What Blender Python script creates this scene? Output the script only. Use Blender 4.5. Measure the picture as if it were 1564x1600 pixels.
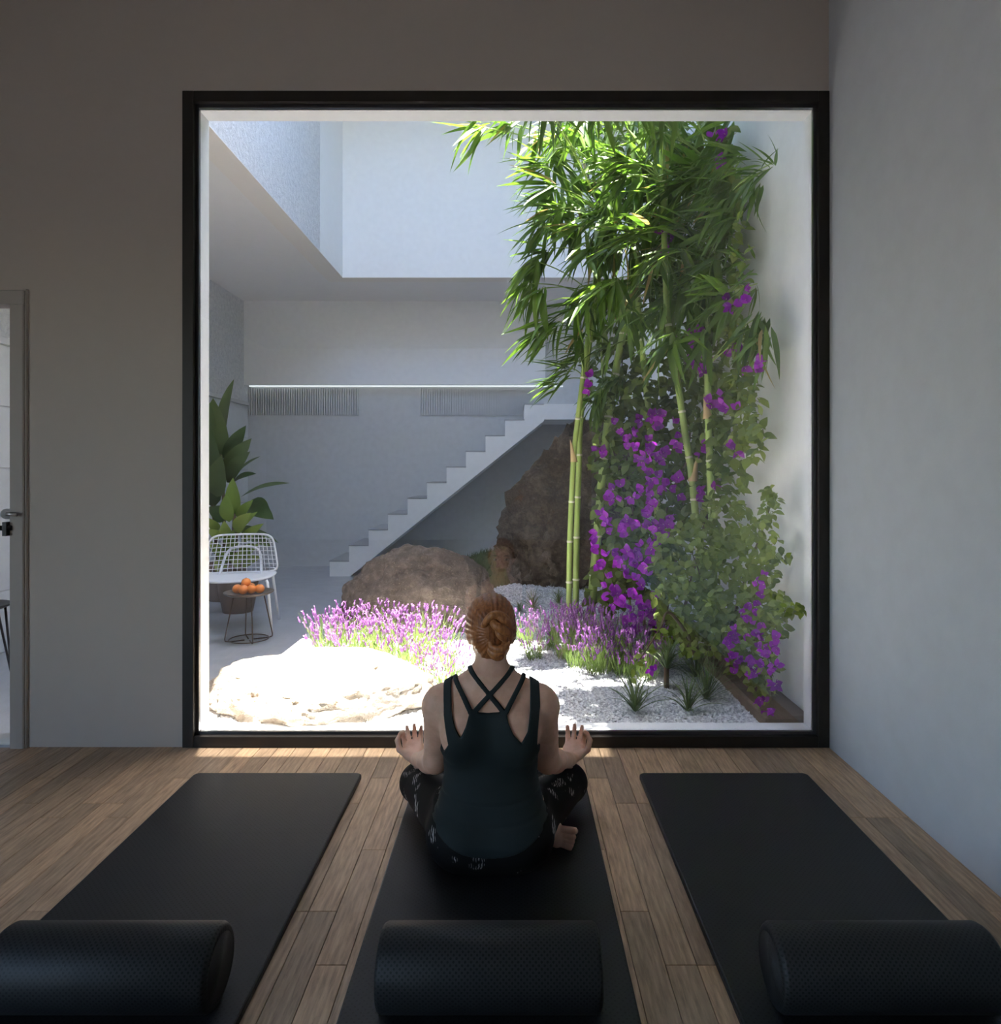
import bpy, math, random
import numpy as np
from mathutils import Vector, Matrix, noise

for o in list(bpy.data.objects):
    bpy.data.objects.remove(o)
SC = bpy.context.scene
COL = SC.collection
R = math.radians

# ------------------------------------------------------------------ camera
F = 1050.0
VX, VY = 803.0, 738.0
CH = 1.2
cam_d = bpy.data.cameras.new('camera')
cam = bpy.data.objects.new('camera', cam_d)
COL.objects.link(cam)
cam.location = (0, 0, CH)
cam.rotation_euler = (R(90), 0, 0)
cam_d.sensor_fit = 'HORIZONTAL'
cam_d.sensor_width = 36
cam_d.lens = 36 * F / 1564
cam_d.shift_x = (782 - VX) / 1564
cam_d.shift_y = (VY - 800) / 1564
cam_d.clip_start = 0.02
SC.camera = cam

# ------------------------------------------------------------------ sky, sun, exposure
world = bpy.data.worlds.new('sky')
SC.world = world
world.use_nodes = True
wn = world.node_tree.nodes
wl = world.node_tree.links
sky = wn.new('ShaderNodeTexSky')
sky.sky_type = 'NISHITA'
sky.sun_disc = False
sky.sun_elevation = R(78)
sky.sun_rotation = R(20)
sky.air_density = 1.0
sky.dust_density = 1.2
wl.new(sky.outputs[0], wn['Background'].inputs[0])
wn['Background'].inputs[1].default_value = 2.1

sun_d = bpy.data.lights.new('sun', 'SUN')
sun = bpy.data.objects.new('sun', sun_d)
COL.objects.link(sun)
sun_d.energy = 52
sun_d.angle = R(0.6)
sun_d.color = (1.0, 0.95, 0.87)
SUN_DIR = Vector((0.02, -0.088, -1)).normalized()
sun.rotation_euler = SUN_DIR.to_track_quat('-Z', 'Y').to_euler()
sun.location = (0, 5, 9)

vs = SC.view_settings
vs.view_transform = 'Standard'
vs.look = 'None'
vs.exposure = 0.28
vs.gamma = 1
vs.use_curve_mapping = False
SC.cycles.max_bounces = 14
SC.cycles.diffuse_bounces = 7
SC.cycles.transparent_max_bounces = 24
SC.cycles.sample_clamp_indirect = 8

# ------------------------------------------------------------------ helpers
def P(px, py, d):
    return Vector(((px - VX) * d / F, d, CH - (py - VY) * d / F))

def tag(o, label=None, cat=None, group=None, kind=None):
    if label: o['label'] = label
    if cat: o['category'] = cat
    if group: o['group'] = group
    if kind: o['kind'] = kind
    return o

def thing(name, loc, label=None, cat=None, group=None, kind=None):
    o = bpy.data.objects.new(name, None)
    o.empty_display_size = 0.05
    COL.objects.link(o)
    o.location = loc
    return tag(o, label, cat, group, kind)

def attach(o, parent):
    o.parent = parent
    if parent.type == 'EMPTY':
        o.matrix_parent_inverse = Matrix.Translation(parent.location).inverted()
    elif parent.parent is None:
        o.matrix_parent_inverse = Matrix.Translation(parent.location).inverted()

def link(name, me, mat=None, parent=None, smooth=False):
    o = bpy.data.objects.new(name, me)
    COL.objects.link(o)
    if mat is not None and len(me.materials) == 0:
        me.materials.append(mat)
    if smooth:
        me.polygons.foreach_set('use_smooth', [True] * len(me.polygons))
    if parent is not None:
        attach(o, parent)
    return o

class MB:
    """collects geometry in world coordinates for one mesh"""
    def __init__(s):
        s.v = []; s.f = []
    def add(s, vs_, fs):
        b = len(s.v)
        s.v += [tuple(p) for p in vs_]
        s.f += [tuple(i + b for i in f) for f in fs]
        return s
    def box(s, x0, x1, y0, y1, z0, z1):
        v = [(x0,y0,z0),(x1,y0,z0),(x1,y1,z0),(x0,y1,z0),(x0,y0,z1),(x1,y0,z1),(x1,y1,z1),(x0,y1,z1)]
        return s.add(v, [(0,3,2,1),(4,5,6,7),(0,1,5,4),(1,2,6,5),(2,3,7,6),(3,0,4,7)])
    def bbox(s, x0, x1, y0, y1, z0, z1, b=0.004):
        """box with chamfered vertical and top edges"""
        pts = [(x0+b,y0),(x1-b,y0),(x1,y0+b),(x1,y1-b),(x1-b,y1),(x0+b,y1),(x0,y1-b),(x0,y0+b)]
        cx, cy = (x0+x1)/2, (y0+y1)/2
        v = [(x,y,z0) for x,y in pts] + [(x,y,z1-b) for x,y in pts]
        ins = []
        for x,y in pts:
            ins.append((min(max(x, x0+b), x1-b), min(max(y, y0+b), y1-b), z1))
        ins = [(x0+b,y0+b,z1),(x1-b,y0+b,z1),(x1-b,y1-b,z1),(x0+b,y1-b,z1)]
        v += ins
        f = [tuple(range(7,-1,-1)), (16,17,18,19)]
        for i in range(8):
            j = (i+1) % 8
            f.append((i,j,8+j,8+i))
        f += [(8,9,17,16),(9,10,17),(10,11,18,17),(11,12,18),(12,13,19,18),(13,14,19),(14,15,16,19),(15,8,16)]
        return s.add(v, f)
    def tube(s, pts, rad, n=8, closed=False, cap=True):
        pts = [Vector(p) for p in pts]
        m = len(pts)
        if not hasattr(rad, '__len__'): rad = [rad] * m
        tang = []
        for i in range(m):
            if closed:
                t = pts[(i+1) % m] - pts[i-1]
            else:
                t = pts[min(i+1, m-1)] - pts[max(i-1, 0)]
            tang.append(t.normalized() if t.length > 1e-9 else Vector((0,0,1)))
        ref = Vector((0,0,1)) if abs(tang[0].z) < 0.9 else Vector((1,0,0))
        u = tang[0].cross(ref).normalized()
        vs_ = []
        for i in range(m):
            t = tang[i]
            u = (u - t * u.dot(t)).normalized()
            w = t.cross(u)
            for k in range(n):
                a = 2 * math.pi * k / n
                vs_.append(pts[i] + (u * math.cos(a) + w * math.sin(a)) * rad[i])
        fs = []
        for i in range(m if closed else m - 1):
            i2 = (i+1) % m
            for k in range(n):
                k2 = (k+1) % n
                fs.append((i*n+k, i*n+k2, i2*n+k2, i2*n+k))
        if cap and not closed:
            fs.append(tuple(range(n-1, -1, -1)))
            fs.append(tuple((m-1)*n + k for k in range(n)))
        return s.add(vs_, fs)
    def lathe(s, prof, c=(0,0,0), n=24, axis='Z'):
        vs_ = []; fs = []
        for r, z in prof:
            for k in range(n):
                a = 2 * math.pi * k / n
                p = (r*math.cos(a), r*math.sin(a), z)
                if axis == 'X': p = (p[2], p[0], p[1])
                vs_.append((p[0]+c[0], p[1]+c[1], p[2]+c[2]))
        m = len(prof)
        for i in range(m-1):
            for k in range(n):
                k2 = (k+1) % n
                fs.append((i*n+k, i*n+k2, (i+1)*n+k2, (i+1)*n+k))
        fs.append(tuple(range(n-1,-1,-1)))
        fs.append(tuple((m-1)*n+k for k in range(n)))
        return s.add(vs_, fs)
    def build(s, name, mat, parent=None, smooth=False, origin=True, kind=None, label=None, cat=None, group=None):
        loc = Vector((0,0,0))
        v = s.v
        if parent is None and origin:
            a = np.array(v)
            loc = Vector(((a[:,0].min()+a[:,0].max())/2, (a[:,1].min()+a[:,1].max())/2, a[:,2].min()))
            v = (a - np.array(loc)).tolist()
        me = bpy.data.meshes.new(name)
        me.from_pydata(v, [], s.f)
        me.update()
        o = link(name, me, mat, parent, smooth)
        o.location = loc if parent is None else (0,0,0)
        return tag(o, label, cat, group, kind)

def fast_mesh(name, verts, tris):
    me = bpy.data.meshes.new(name)
    verts = np.asarray(verts, dtype=np.float32); tris = np.asarray(tris, dtype=np.int32)
    k = tris.shape[1]
    me.vertices.add(len(verts)); me.vertices.foreach_set('co', verts.ravel())
    me.loops.add(tris.size); me.loops.foreach_set('vertex_index', tris.ravel())
    me.polygons.add(len(tris))
    me.polygons.foreach_set('loop_start', np.arange(0, tris.size, k, dtype=np.int32))
    me.polygons.foreach_set('loop_total', np.full(len(tris), k, dtype=np.int32))
    me.update(calc_edges=True)
    me.validate()
    return me

# ------------------------------------------------------------------ materials
def srgb(r, g, b):
    def c(x):
        x /= 255.0
        return x/12.92 if x <= 0.04045 else ((x+0.055)/1.055)**2.4
    return (c(r), c(g), c(b), 1)

class NT:
    def __init__(s, name):
        s.m = bpy.data.materials.new(name)
        s.m.use_nodes = True
        s.t = s.m.node_tree
        s.b = s.t.nodes['Principled BSDF']
    def n(s, ty, **kw):
        nd = s.t.nodes.new(ty)
        for k, v in kw.items(): setattr(nd, k, v)
        return nd
    def l(s, a, b): s.t.links.new(a, b)
    def val(s, sock, v):
        if hasattr(v, 'is_linked') or isinstance(v, bpy.types.NodeSocket): s.l(v, sock)
        else: sock.default_value = v
    def math(s, op, a, b=0.0, c=None):
        nd = s.n('ShaderNodeMath', operation=op)
        s.val(nd.inputs[0], a); s.val(nd.inputs[1], b)
        if c is not None: s.val(nd.inputs[2], c)
        return nd.outputs[0]
    def coords(s, kind='Object', scale=(1,1,1)):
        if kind == 'World':
            src = s.n('ShaderNodeNewGeometry').outputs['Position']
        else:
            src = s.n('ShaderNodeTexCoord').outputs[kind]
        mp = s.n('ShaderNodeMapping')
        mp.inputs['Scale'].default_value = scale
        s.l(src, mp.inputs[0])
        return mp.outputs[0]
    def noise(s, vec, scale, detail=4, rough=0.55):
        nd = s.n('ShaderNodeTexNoise')
        nd.inputs['Scale'].default_value = scale
        nd.inputs['Detail'].default_value = detail
        nd.inputs['Roughness'].default_value = rough
        s.l(vec, nd.inputs['Vector'])
        return nd.outputs['Fac']
    def ramp(s, fac, stops):
        nd = s.n('ShaderNodeValToRGB')
        cr = nd.color_ramp
        while len(cr.elements) < len(stops): cr.elements.new(0.5)
        for e, (p, c) in zip(cr.elements, stops):
            e.position = p; e.color = c
        s.l(fac, nd.inputs[0])
        return nd.outputs['Color']
    def mix(s, fac, a, b, mode='MIX'):
        nd = s.n('ShaderNodeMix', data_type='RGBA', blend_type=mode)
        s.val(nd.inputs[0], fac); s.val(nd.inputs[6], a); s.val(nd.inputs[7], b)
        return nd.outputs[2]
    def bump(s, h, strength=0.3, dist=0.01):
        nd = s.n('ShaderNodeBump')
        nd.inputs['Strength'].default_value = strength
        nd.inputs['Distance'].default_value = dist
        s.l(h, nd.inputs['Height'])
        s.l(nd.outputs[0], s.b.inputs['Normal'])
    def col(s, c): s.val(s.b.inputs['Base Color'], c)
    def rough(s, r): s.val(s.b.inputs['Roughness'], r)

def simple(name, col, rough=0.6, metal=0.0, bump=0, bscale=60, var=0.0, spec=0.5, coords='Object', sss=0):
    t = NT(name)
    t.rough(rough)
    t.b.inputs['Metallic'].default_value = metal
    t.b.inputs['Specular IOR Level'].default_value = spec
    if sss:
        t.b.inputs['Subsurface Weight'].default_value = sss
        t.b.inputs['Subsurface Scale'].default_value = 0.01
        t.b.inputs['Subsurface Radius'].default_value = (1, .35, .2)
    vec = t.coords(coords)
    if var:
        f = t.noise(vec, bscale*0.12, 5)
        d = tuple(c*(1-var) for c in col[:3]) + (1,)
        u = tuple(min(1, c*(1+var)) for c in col[:3]) + (1,)
        t.col(t.ramp(f, [(0.3, d), (0.7, u)]))
    else:
        t.col(col)
    if bump:
        t.bump(t.noise(vec, bscale, 4), bump, 0.004)
    return t.m

def leafmat(name, c1, c2, trans=0.35, rough=0.45, rib=None):
    """leaf: two greens varied per leaf and along it, thin and translucent"""
    t = NT(name)
    oi = t.n('ShaderNodeObjectInfo').outputs['Random']
    pos = t.coords('World')
    f = t.noise(pos, 9, 3)
    f = t.math('MULTIPLY_ADD', oi, 0.6, t.math('MULTIPLY', f, 0.5))
    c = t.ramp(f, [(0.2, c1), (0.8, c2)])
    t.col(c); t.rough(rough)
    tr = t.n('ShaderNodeBsdfTranslucent')
    t.l(c, tr.inputs[0])
    mx = t.n('ShaderNodeMixShader')
    mx.inputs[0].default_value = trans
    t.l(t.b.outputs[0], mx.inputs[1]); t.l(tr.outputs[0], mx.inputs[2])
    t.l(mx.outputs[0], t.t.nodes['Material Output'].inputs[0])
    return t.m

def dots_mat(name, col, dark, rough, cyl=False, pitch=0.0125, rad=0.17):
    """black foam with a staggered grid of punched dots"""
    t = NT(name)
    xyz = t.n('ShaderNodeSeparateXYZ')
    t.l(t.n('ShaderNodeTexCoord').outputs['Object'], xyz.inputs[0])
    u = t.math('DIVIDE', xyz.outputs[0], pitch)
    if cyl:
        a = t.math('ARCTAN2', xyz.outputs[2], xyz.outputs[1])
        v = t.math('MULTIPLY', a, 44/(2*math.pi))
    else:
        v = t.math('DIVIDE', xyz.outputs[1], pitch)
    def grid(off):
        a = t.math('SUBTRACT', t.math('FRACT', t.math('ADD', u, 100+off)), 0.5)
        b = t.math('SUBTRACT', t.math('FRACT', t.math('ADD', v, 100+off)), 0.5)
        d = t.math('SQRT', t.math('ADD', t.math('MULTIPLY', a, a), t.math('MULTIPLY', b, b)))
        return t.math('LESS_THAN', d, rad)
    g = t.math('MAXIMUM', grid(0.0), grid(0.5))
    nz = t.noise(t.coords('Object'), 25, 4)
    base = t.mix(nz, col, tuple(c*1.5 for c in col[:3])+(1,))
    t.col(t.mix(g, base, dark))
    t.rough(rough); t.b.inputs['Specular IOR Level'].default_value = 0.32
    inv = t.math('SUBTRACT', 1.0, g)
    h = t.math('ADD', inv, t.math('MULTIPLY', t.noise(t.coords('Object'), 500, 2), 0.5))
    t.bump(h, 0.35, 0.0015)
    return t.m

M = {}
M['plaster_in'] = simple('interior_plaster', (0.53,0.465,0.41,1), 0.85, bump=0.04, bscale=120, var=0.012, coords='World')
M['plaster_right'] = simple('fine_concrete_plaster', (0.52,0.545,0.58,1), 0.8, bump=0.10, bscale=90, var=0.03, coords='World')
M['ceiling'] = simple('ceiling_paint', (0.34,0.33,0.32,1), 0.9)
M['frame'] = simple('bronze_frame', (0.018,0.0135,0.0105,1), 0.5, metal=0.2, bump=0.03, bscale=200)
M['steel'] = simple('brushed_steel', (0.55,0.55,0.56,1), 0.3, metal=1)
M['black_metal'] = simple('black_metal', (0.012,0.012,0.013,1), 0.4, metal=0.3)
M['white_out'] = simple('white_render', (0.82,0.83,0.845,1), 0.85, bump=0.1, bscale=150, var=0.03, coords='World')
M['soffit'] = simple('soffit_paint', (0.80,0.79,0.795,1), 0.85, bump=0.05, bscale=100, var=0.02, coords='World')
M['rim'] = simple('rim_plaster', (0.8,0.76,0.72,1), 0.8, bump=0.06, bscale=100, coords='World')
M['stucco'] = simple('rough_stucco', (0.85,0.86,0.88,1), 0.7, bump=1.0, bscale=34, var=0.06, coords='World')
_t = NT('rough_stucco'); _v = _t.coords('World'); _n = _t.noise(_v, 26, 6, 0.7)
_t.col(_t.ramp(_n, [(0.35,(0.66,0.68,0.71,1)),(0.6,(0.86,0.87,0.89,1))])); _t.rough(0.75); _t.bump(_n, 1.0, 0.035)
M['stucco'] = _t.m
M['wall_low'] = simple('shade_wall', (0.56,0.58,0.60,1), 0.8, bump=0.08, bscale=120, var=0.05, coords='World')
M['stair'] = simple('stair_concrete', (0.84,0.845,0.85,1), 0.75, bump=0.06, bscale=140, var=0.03, coords='World')
M['tread'] = simple('tread_concrete', (0.36,0.37,0.38,1), 0.7, var=0.05, coords='World')
M['patio'] = simple('polished_concrete', (0.36,0.375,0.40,1), 0.32, bump=0.03, bscale=60, var=0.10, coords='World')
M['kerb'] = simple('kerb_concrete', (0.62,0.62,0.63,1), 0.7, bump=0.08, bscale=120, var=0.05, coords='World')
M['block'] = simple('painted_block', (0.66,0.68,0.70,1), 0.75, bump=0.2, bscale=90, var=0.05)
M['mortar'] = simple('mortar', (0.5,0.51,0.52,1), 0.9)
M['soil_sleeper'] = simple('timber_sleeper', (0.15,0.105,0.075,1), 0.85, bump=0.3, bscale=50, var=0.25, coords='World')
M['gravel_base'] = simple('gravel_base', (0.42,0.43,0.45,1), 0.9, bump=0.6, bscale=120, var=0.25, coords='World')
M['led'] = NT('cove_led').m
_b = M['led'].node_tree.nodes['Principled BSDF']
_b.inputs['Emission Color'].default_value = (0.9,0.97,1,1); _b.inputs['Emission Strength'].default_value = 0.7
M['white_metal'] = simple('white_powder_coat', (0.82,0.83,0.86,1), 0.4)
M['bronze_wire'] = simple('bronze_wire', (0.09,0.055,0.035,1), 0.4, metal=0.5)
M['bronze_top'] = simple('bronze_dish', (0.12,0.085,0.06,1), 0.35, metal=0.3, var=0.2)
M['orange'] = simple('orange_peel', (0.85,0.27,0.05,1), 0.5, bump=0.25, bscale=260, var=0.12)
M['pot'] = simple('clay_pot', (0.17,0.115,0.085,1), 0.8, bump=0.1, bscale=80, var=0.15)
M['soil'] = simple('dark_soil', (0.04,0.028,0.02,1), 0.95, bump=0.6, bscale=60, var=0.3)
M['bark'] = simple('vine_bark', (0.12,0.085,0.055,1), 0.9, bump=0.3, bscale=80, var=0.2)
M['culm'] = simple('bamboo_culm', (0.34,0.46,0.12,1), 0.42, var=0.16, bscale=30, coords='World')
M['node'] = simple('bamboo_node', (0.72,0.72,0.52,1), 0.6)
M['sheath'] = simple('bamboo_sheath', (0.55,0.40,0.20,1), 0.7, var=0.2)
M['bleaf'] = leafmat('bamboo_leaf', (0.05,0.12,0.010,1), (0.17,0.30,0.030,1), 0.4, 0.4)
M['bleaf_dry'] = leafmat('bamboo_leaf_dry', (0.35,0.22,0.07,1), (0.5,0.38,0.12,1), 0.4, 0.6)
M['vleaf'] = leafmat('vine_leaf', (0.085,0.14,0.018,1), (0.30,0.38,0.06,1), 0.35, 0.5)
M['flower'] = leafmat('bougainvillea_bract', (0.27,0.010,0.40,1), (0.50,0.035,0.66,1), 0.45, 0.6)
M['flower_eye'] = simple('bougainvillea_centre', (0.8,0.7,0.5,1), 0.6)
M['bigleaf'] = leafmat('dark_big_leaf', (0.05,0.10,0.03,1), (0.13,0.19,0.07,1), 0.2, 0.4)
M['lightleaf'] = leafmat('light_big_leaf', (0.16,0.27,0.05,1), (0.34,0.44,0.10,1), 0.3, 0.4)
M['lav_stem'] = leafmat('lavender_stem', (0.10,0.17,0.03,1), (0.26,0.36,0.10,1), 0.3, 0.6)
M['lav_flower'] = leafmat('lavender_flower', (0.20,0.06,0.26,1), (0.46,0.20,0.52,1), 0.3, 0.7)
M['spike'] = leafmat('spiky_leaf', (0.05,0.09,0.03,1), (0.16,0.22,0.08,1), 0.2, 0.45)
M['grass'] = leafmat('shade_grass', (0.03,0.06,0.012,1), (0.08,0.13,0.025,1), 0.2, 0.6)
M['moss'] = simple('moss_ground', (0.055,0.07,0.02,1), 0.95, bump=0.6, bscale=60, var=0.4, coords='World')

def wood():
    t = NT('oak_plank')
    oi = t.n('ShaderNodeObjectInfo').outputs['Random']
    geo = t.n('ShaderNodeNewGeometry').outputs['Position']
    cmb = t.n('ShaderNodeCombineXYZ')
    t.l(t.math('MULTIPLY', oi, 37.0), cmb.inputs[0]); t.l(t.math('MULTIPLY', oi, 91.0), cmb.inputs[1])
    add = t.n('ShaderNodeVectorMath', operation='ADD')
    t.l(geo, add.inputs[0]); t.l(cmb.outputs[0], add.inputs[1])
    mp = t.n('ShaderNodeMapping'); mp.inputs['Scale'].default_value = (1, 0.09, 1)
    t.l(add.outputs[0], mp.inputs[0])
    grain = t.noise(mp.outputs[0], 95, 6, 0.65)
    mp2 = t.n('ShaderNodeMapping'); mp2.inputs['Scale'].default_value = (1, 0.22, 1)
    t.l(add.outputs[0], mp2.inputs[0])
    wv = t.n('ShaderNodeTexWave'); wv.wave_type = 'BANDS'; wv.bands_direction = 'X'
    wv.inputs['Scale'].default_value = 16; wv.inputs['Distortion'].default_value = 9
    wv.inputs['Detail'].default_value = 3; wv.inputs['Detail Scale'].default_value = 1.2
    t.l(mp2.outputs[0], wv.inputs['Vector'])
    big = t.noise(mp2.outputs[0], 7, 3)
    c = t.ramp(grain, [(0.28, (0.19,0.118,0.07,1)), (0.5, (0.51,0.345,0.215,1)), (0.72, (0.70,0.50,0.33,1))])
    c = t.mix(t.math('MULTIPLY', wv.outputs['Fac'], 0.35), c, (0.26,0.175,0.115,1))
    c = t.mix(t.math('MULTIPLY', big, 0.4), c, (0.36,0.28,0.20,1))
    tint = t.ramp(oi, [(0.0, (0.72,0.72,0.72,1)), (0.5, (1.0,0.97,0.94,1)), (1.0, (1.25,1.17,1.08,1))])
    c = t.mix(1.0, c, tint, 'MULTIPLY')
    t.col(c)
    t.rough(t.math('MULTIPLY_ADD', grain, 0.2, 0.36))
    t.bump(t.math('ADD', grain, t.math('MULTIPLY', wv.outputs['Fac'], 0.4)), 0.25, 0.002)
    return t.m
M['wood'] = wood()

def rock_mat(name, cols, stain=None, sc=1.0):
    t = NT(name)
    v = t.coords('Object')
    a = t.noise(v, 3.2*sc, 8, 0.65); b = t.noise(v, 16*sc, 6, 0.7)
    f = t.math('MULTIPLY_ADD', b, 0.55, t.math('MULTIPLY', a, 0.5))
    c = t.ramp(f, [(0.36, cols[0]), (0.52, cols[1]), (0.66, cols[2])])
    vo = t.n('ShaderNodeTexVoronoi'); vo.inputs['Scale'].default_value = 38*sc
    t.l(v, vo.inputs['Vector'])
    speck = t.math('LESS_THAN', vo.outputs['Distance'], 0.18)
    c = t.mix(t.math('MULTIPLY', speck, 0.5), c, (cols[2][0]*1.3, cols[2][1]*1.25, cols[2][2]*1.1, 1))
    if stain:
        s_ = t.noise(v, 5.5, 6, 0.7)
        c = t.mix(t.ramp(s_, [(0.60,(0,0,0,1)),(0.68,(1,1,1,1))]), c, stain)
    t.col(c); t.rough(0.85)
    t.bump(t.math('ADD', b, a), 1.0, 0.05)
    return t.m
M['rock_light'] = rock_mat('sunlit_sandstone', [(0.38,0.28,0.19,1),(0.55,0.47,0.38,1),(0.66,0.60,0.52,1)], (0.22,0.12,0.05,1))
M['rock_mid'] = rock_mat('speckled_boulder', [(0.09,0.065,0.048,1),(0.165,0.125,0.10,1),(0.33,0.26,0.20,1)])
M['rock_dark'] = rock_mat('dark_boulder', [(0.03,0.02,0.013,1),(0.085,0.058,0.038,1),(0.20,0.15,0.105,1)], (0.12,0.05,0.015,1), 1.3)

def pebble_mat():
    t = NT('white_pebbles')
    f = t.noise(t.coords('World'), 55, 2, 0.5)
    t.col(t.ramp(f, [(0.35,(0.42,0.43,0.46,1)),(0.5,(0.68,0.68,0.70,1)),(0.65,(0.85,0.85,0.86,1))]))
    t.rough(0.8)
    return t.m
M['pebble'] = pebble_mat()

def glass_mat():
    t = NT('window_glass')
    lw = t.n('ShaderNodeNewGeometry')
    dt = t.n('ShaderNodeVectorMath', operation='DOT_PRODUCT')
    t.l(lw.outputs['Incoming'], dt.inputs[0]); t.l(lw.outputs['Normal'], dt.inputs[1])
    c = t.math('ABSOLUTE', dt.outputs['Value'])
    f = t.math('POWER', t.math('SUBTRACT', 1.0, c), 5.0)
    f = t.math('MULTIPLY_ADD', f, 0.9, 0.105)
    tr = t.n('ShaderNodeBsdfTransparent'); tr.inputs[0].default_value = (0.985,0.992,0.99,1)
    gl = t.n('ShaderNodeBsdfGlossy'); gl.inputs['Roughness'].default_value = 0.0
    mx = t.n('ShaderNodeMixShader')
    t.l(f, mx.inputs[0]); t.l(tr.outputs[0], mx.inputs[1]); t.l(gl.outputs[0], mx.inputs[2])
    t.l(mx.outputs[0], t.t.nodes['Material Output'].inputs[0])
    return t.m
M['glass'] = glass_mat()

M['mat_foam'] = dots_mat('mat_foam', (0.0115,0.012,0.013,1), (0.002,0.002,0.002,1), 0.46, pitch=0.0165, rad=0.16)
M['roller_foam'] = dots_mat('roller_foam', (0.016,0.016,0.0165,1), (0.003,0.003,0.003,1), 0.55, cyl=True, rad=0.2)
M['roller_end'] = simple('roller_end_foam', (0.016,0.014,0.013,1), 0.7, bump=0.3, bscale=150)

# ------------------------------------------------------------------ room shell
WY = 2.937           # inner face of the window wall
WO = 3.085           # its outer face
XR = 1.376           # right wall
XL = -4.4            # left wall
YB = -6.0
ZC = 3.4
WELL = 5.3           # top of the light well
WX0, WX1, WZ1 = -1.446, 1.376, 2.864

S = dict(kind='structure')
# window wall, opening for the window and the door
b = MB()
DX0, DX1, DZ = -2.99, -2.129, 1.992
b.box(XL-0.2, DX0, WY, WO, -0.1, WELL)
b.box(DX0, DX1, WY, WO, DZ, WELL)
b.box(DX1, WX0, WY, WO, -0.1, WELL)
b.box(WX0, XR+0.2, WY, WO, WZ1, WELL)
b.box(XR, XR+0.2, WY, WO, -0.1, WZ1)
b.build('wall_front', M['plaster_in'], label='warm grey plaster wall around the large window and door', cat='wall', **S)
b = MB(); ry0 = 2.992
b.box(WX0, WX0+0.046, ry0, WO, 0.05, WZ1-0.052)
b.box(WX1-0.046, WX1, ry0, WO, 0.05, WZ1-0.052)
b.box(WX0, WX1, ry0, WO, WZ1-0.052, WZ1)
b.box(WX0, WX1, ry0, WO, -0.1, 0.05)
b.build('trim_1', M['white_out'], label='white rendered outer reveal and sill of the large window', cat='window reveal', **S)
MB().box(XR, XR+0.2, YB-0.2, WY, -0.1, ZC+0.2).build('wall_right', M['plaster_right'], label='pale grey concrete plaster wall meeting the window frame', cat='wall', **S)
b = MB()
LY0, LY1, LZ0, LZ1 = -3.4, -0.2, 0.5, 2.4
b.box(XL-0.2, XL, YB-0.2, LY0, -0.1, ZC+0.2); b.box(XL-0.2, XL, LY1, WY, -0.1, ZC+0.2)
b.box(XL-0.2, XL, LY0, LY1, -0.1, LZ0); b.box(XL-0.2, XL, LY0, LY1, LZ1, ZC+0.2)
b.build('wall_left', M['plaster_in'], label='grey side wall with the opening of the added daylight window', cat='wall', **S)
MB().box(XL, XR, YB-0.2, YB, -0.1, ZC+0.2).build('wall_back', M['plaster_in'], label='grey wall at the back of the studio', cat='wall', **S)
MB().box(XL-0.2, XR+0.2, YB-0.2, WY, ZC, ZC+0.2).build('ceiling', M['ceiling'], label='plain grey studio ceiling', cat='ceiling', **S)

# floor with planks
fl = MB().box(XL, XR, YB, WY, -0.1, -0.014).build('floor', simple('floor_gap', (0.02,0.015,0.011,1), 0.9), label='grey-brown oak plank floor of the studio', cat='floor', **S)
rng = random.Random(4)
PW = 0.0775
plank_me = {}
def plank_mesh(L):
    if L not in plank_me:
        b_ = MB(); b_.bbox(-PW/2+0.0007, PW/2-0.0007, -L/2+0.0007, L/2-0.0007, -0.014, 0.0, 0.0012)
        me = bpy.data.meshes.new('plank'); me.from_pydata(b_.v, [], b_.f); me.materials.append(M['wood'])
        plank_me[L] = me
    return plank_me[L]
x = XR - PW/2
rest = MB()
while x > XL + PW/2 - 0.01:
    y1 = WY
    first = True
    while y1 > YB:
        L = rng.choice([0.5, 0.6, 0.7, 0.8, 0.95])
        if first: L = rng.choice([0.3, 0.5, 0.6, 0.8]); first = False
        y0 = y1 - L
        if y1 > 1.2 and x > -2.75:
            o = bpy.data.objects.new('plank', plank_mesh(L)); COL.objects.link(o)
            o.location = (x, (y0+y1)/2, 0); attach(o, fl)
        else:
            ya = max(y0, YB)
            if y1 - ya > 0.01:
                rest.bbox(x-PW/2+.0007, x+PW/2-.0007, ya+.0007, y1-.0007, -0.014, 0, 0.0012)
        y1 = y0
    x -= PW
rest.build('plank_field', M['wood'], fl, kind='stuff')

# big fixed window
w1 = thing('window_1', (0, WY, 0), 'large square fixed window in a dark bronze frame', 'window', **S)
fw = 0.048
fy0, fy1 = 2.928, 2.990
MB().bbox(WX0, WX0+fw, fy0, fy1, 0, WZ1, 0.002).build('frame_jamb', M['frame'], w1)
MB().bbox(WX1-fw, WX1, fy0, fy1, 0, WZ1, 0.002).build('frame_jamb', M['frame'], w1)
MB().bbox(WX0+fw, WX1-fw, fy0, fy1, WZ1-fw, WZ1, 0.002).build('frame_head', M['frame'], w1)
MB().bbox(WX0+fw, WX1-fw, fy0, fy1, 0, fw, 0.002).build('frame_sill', M['frame'], w1)
gs = 0.014
gx0, gx1, gz0, gz1 = WX0+fw, WX1-fw, fw, WZ1-fw
M['bead'] = simple('glazing_bead', (0.11,0.11,0.115,1), 0.3, metal=0.7)
MB().box(gx0, gx0+gs, 2.952, 2.968, gz0, gz1).build('glazing_bead', M['bead'], w1)
MB().box(gx1-gs, gx1, 2.952, 2.968, gz0, gz1).build('glazing_bead', M['bead'], w1)
MB().box(gx0+gs, gx1-gs, 2.952, 2.968, gz1-gs, gz1).build('glazing_bead', M['bead'], w1)
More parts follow.
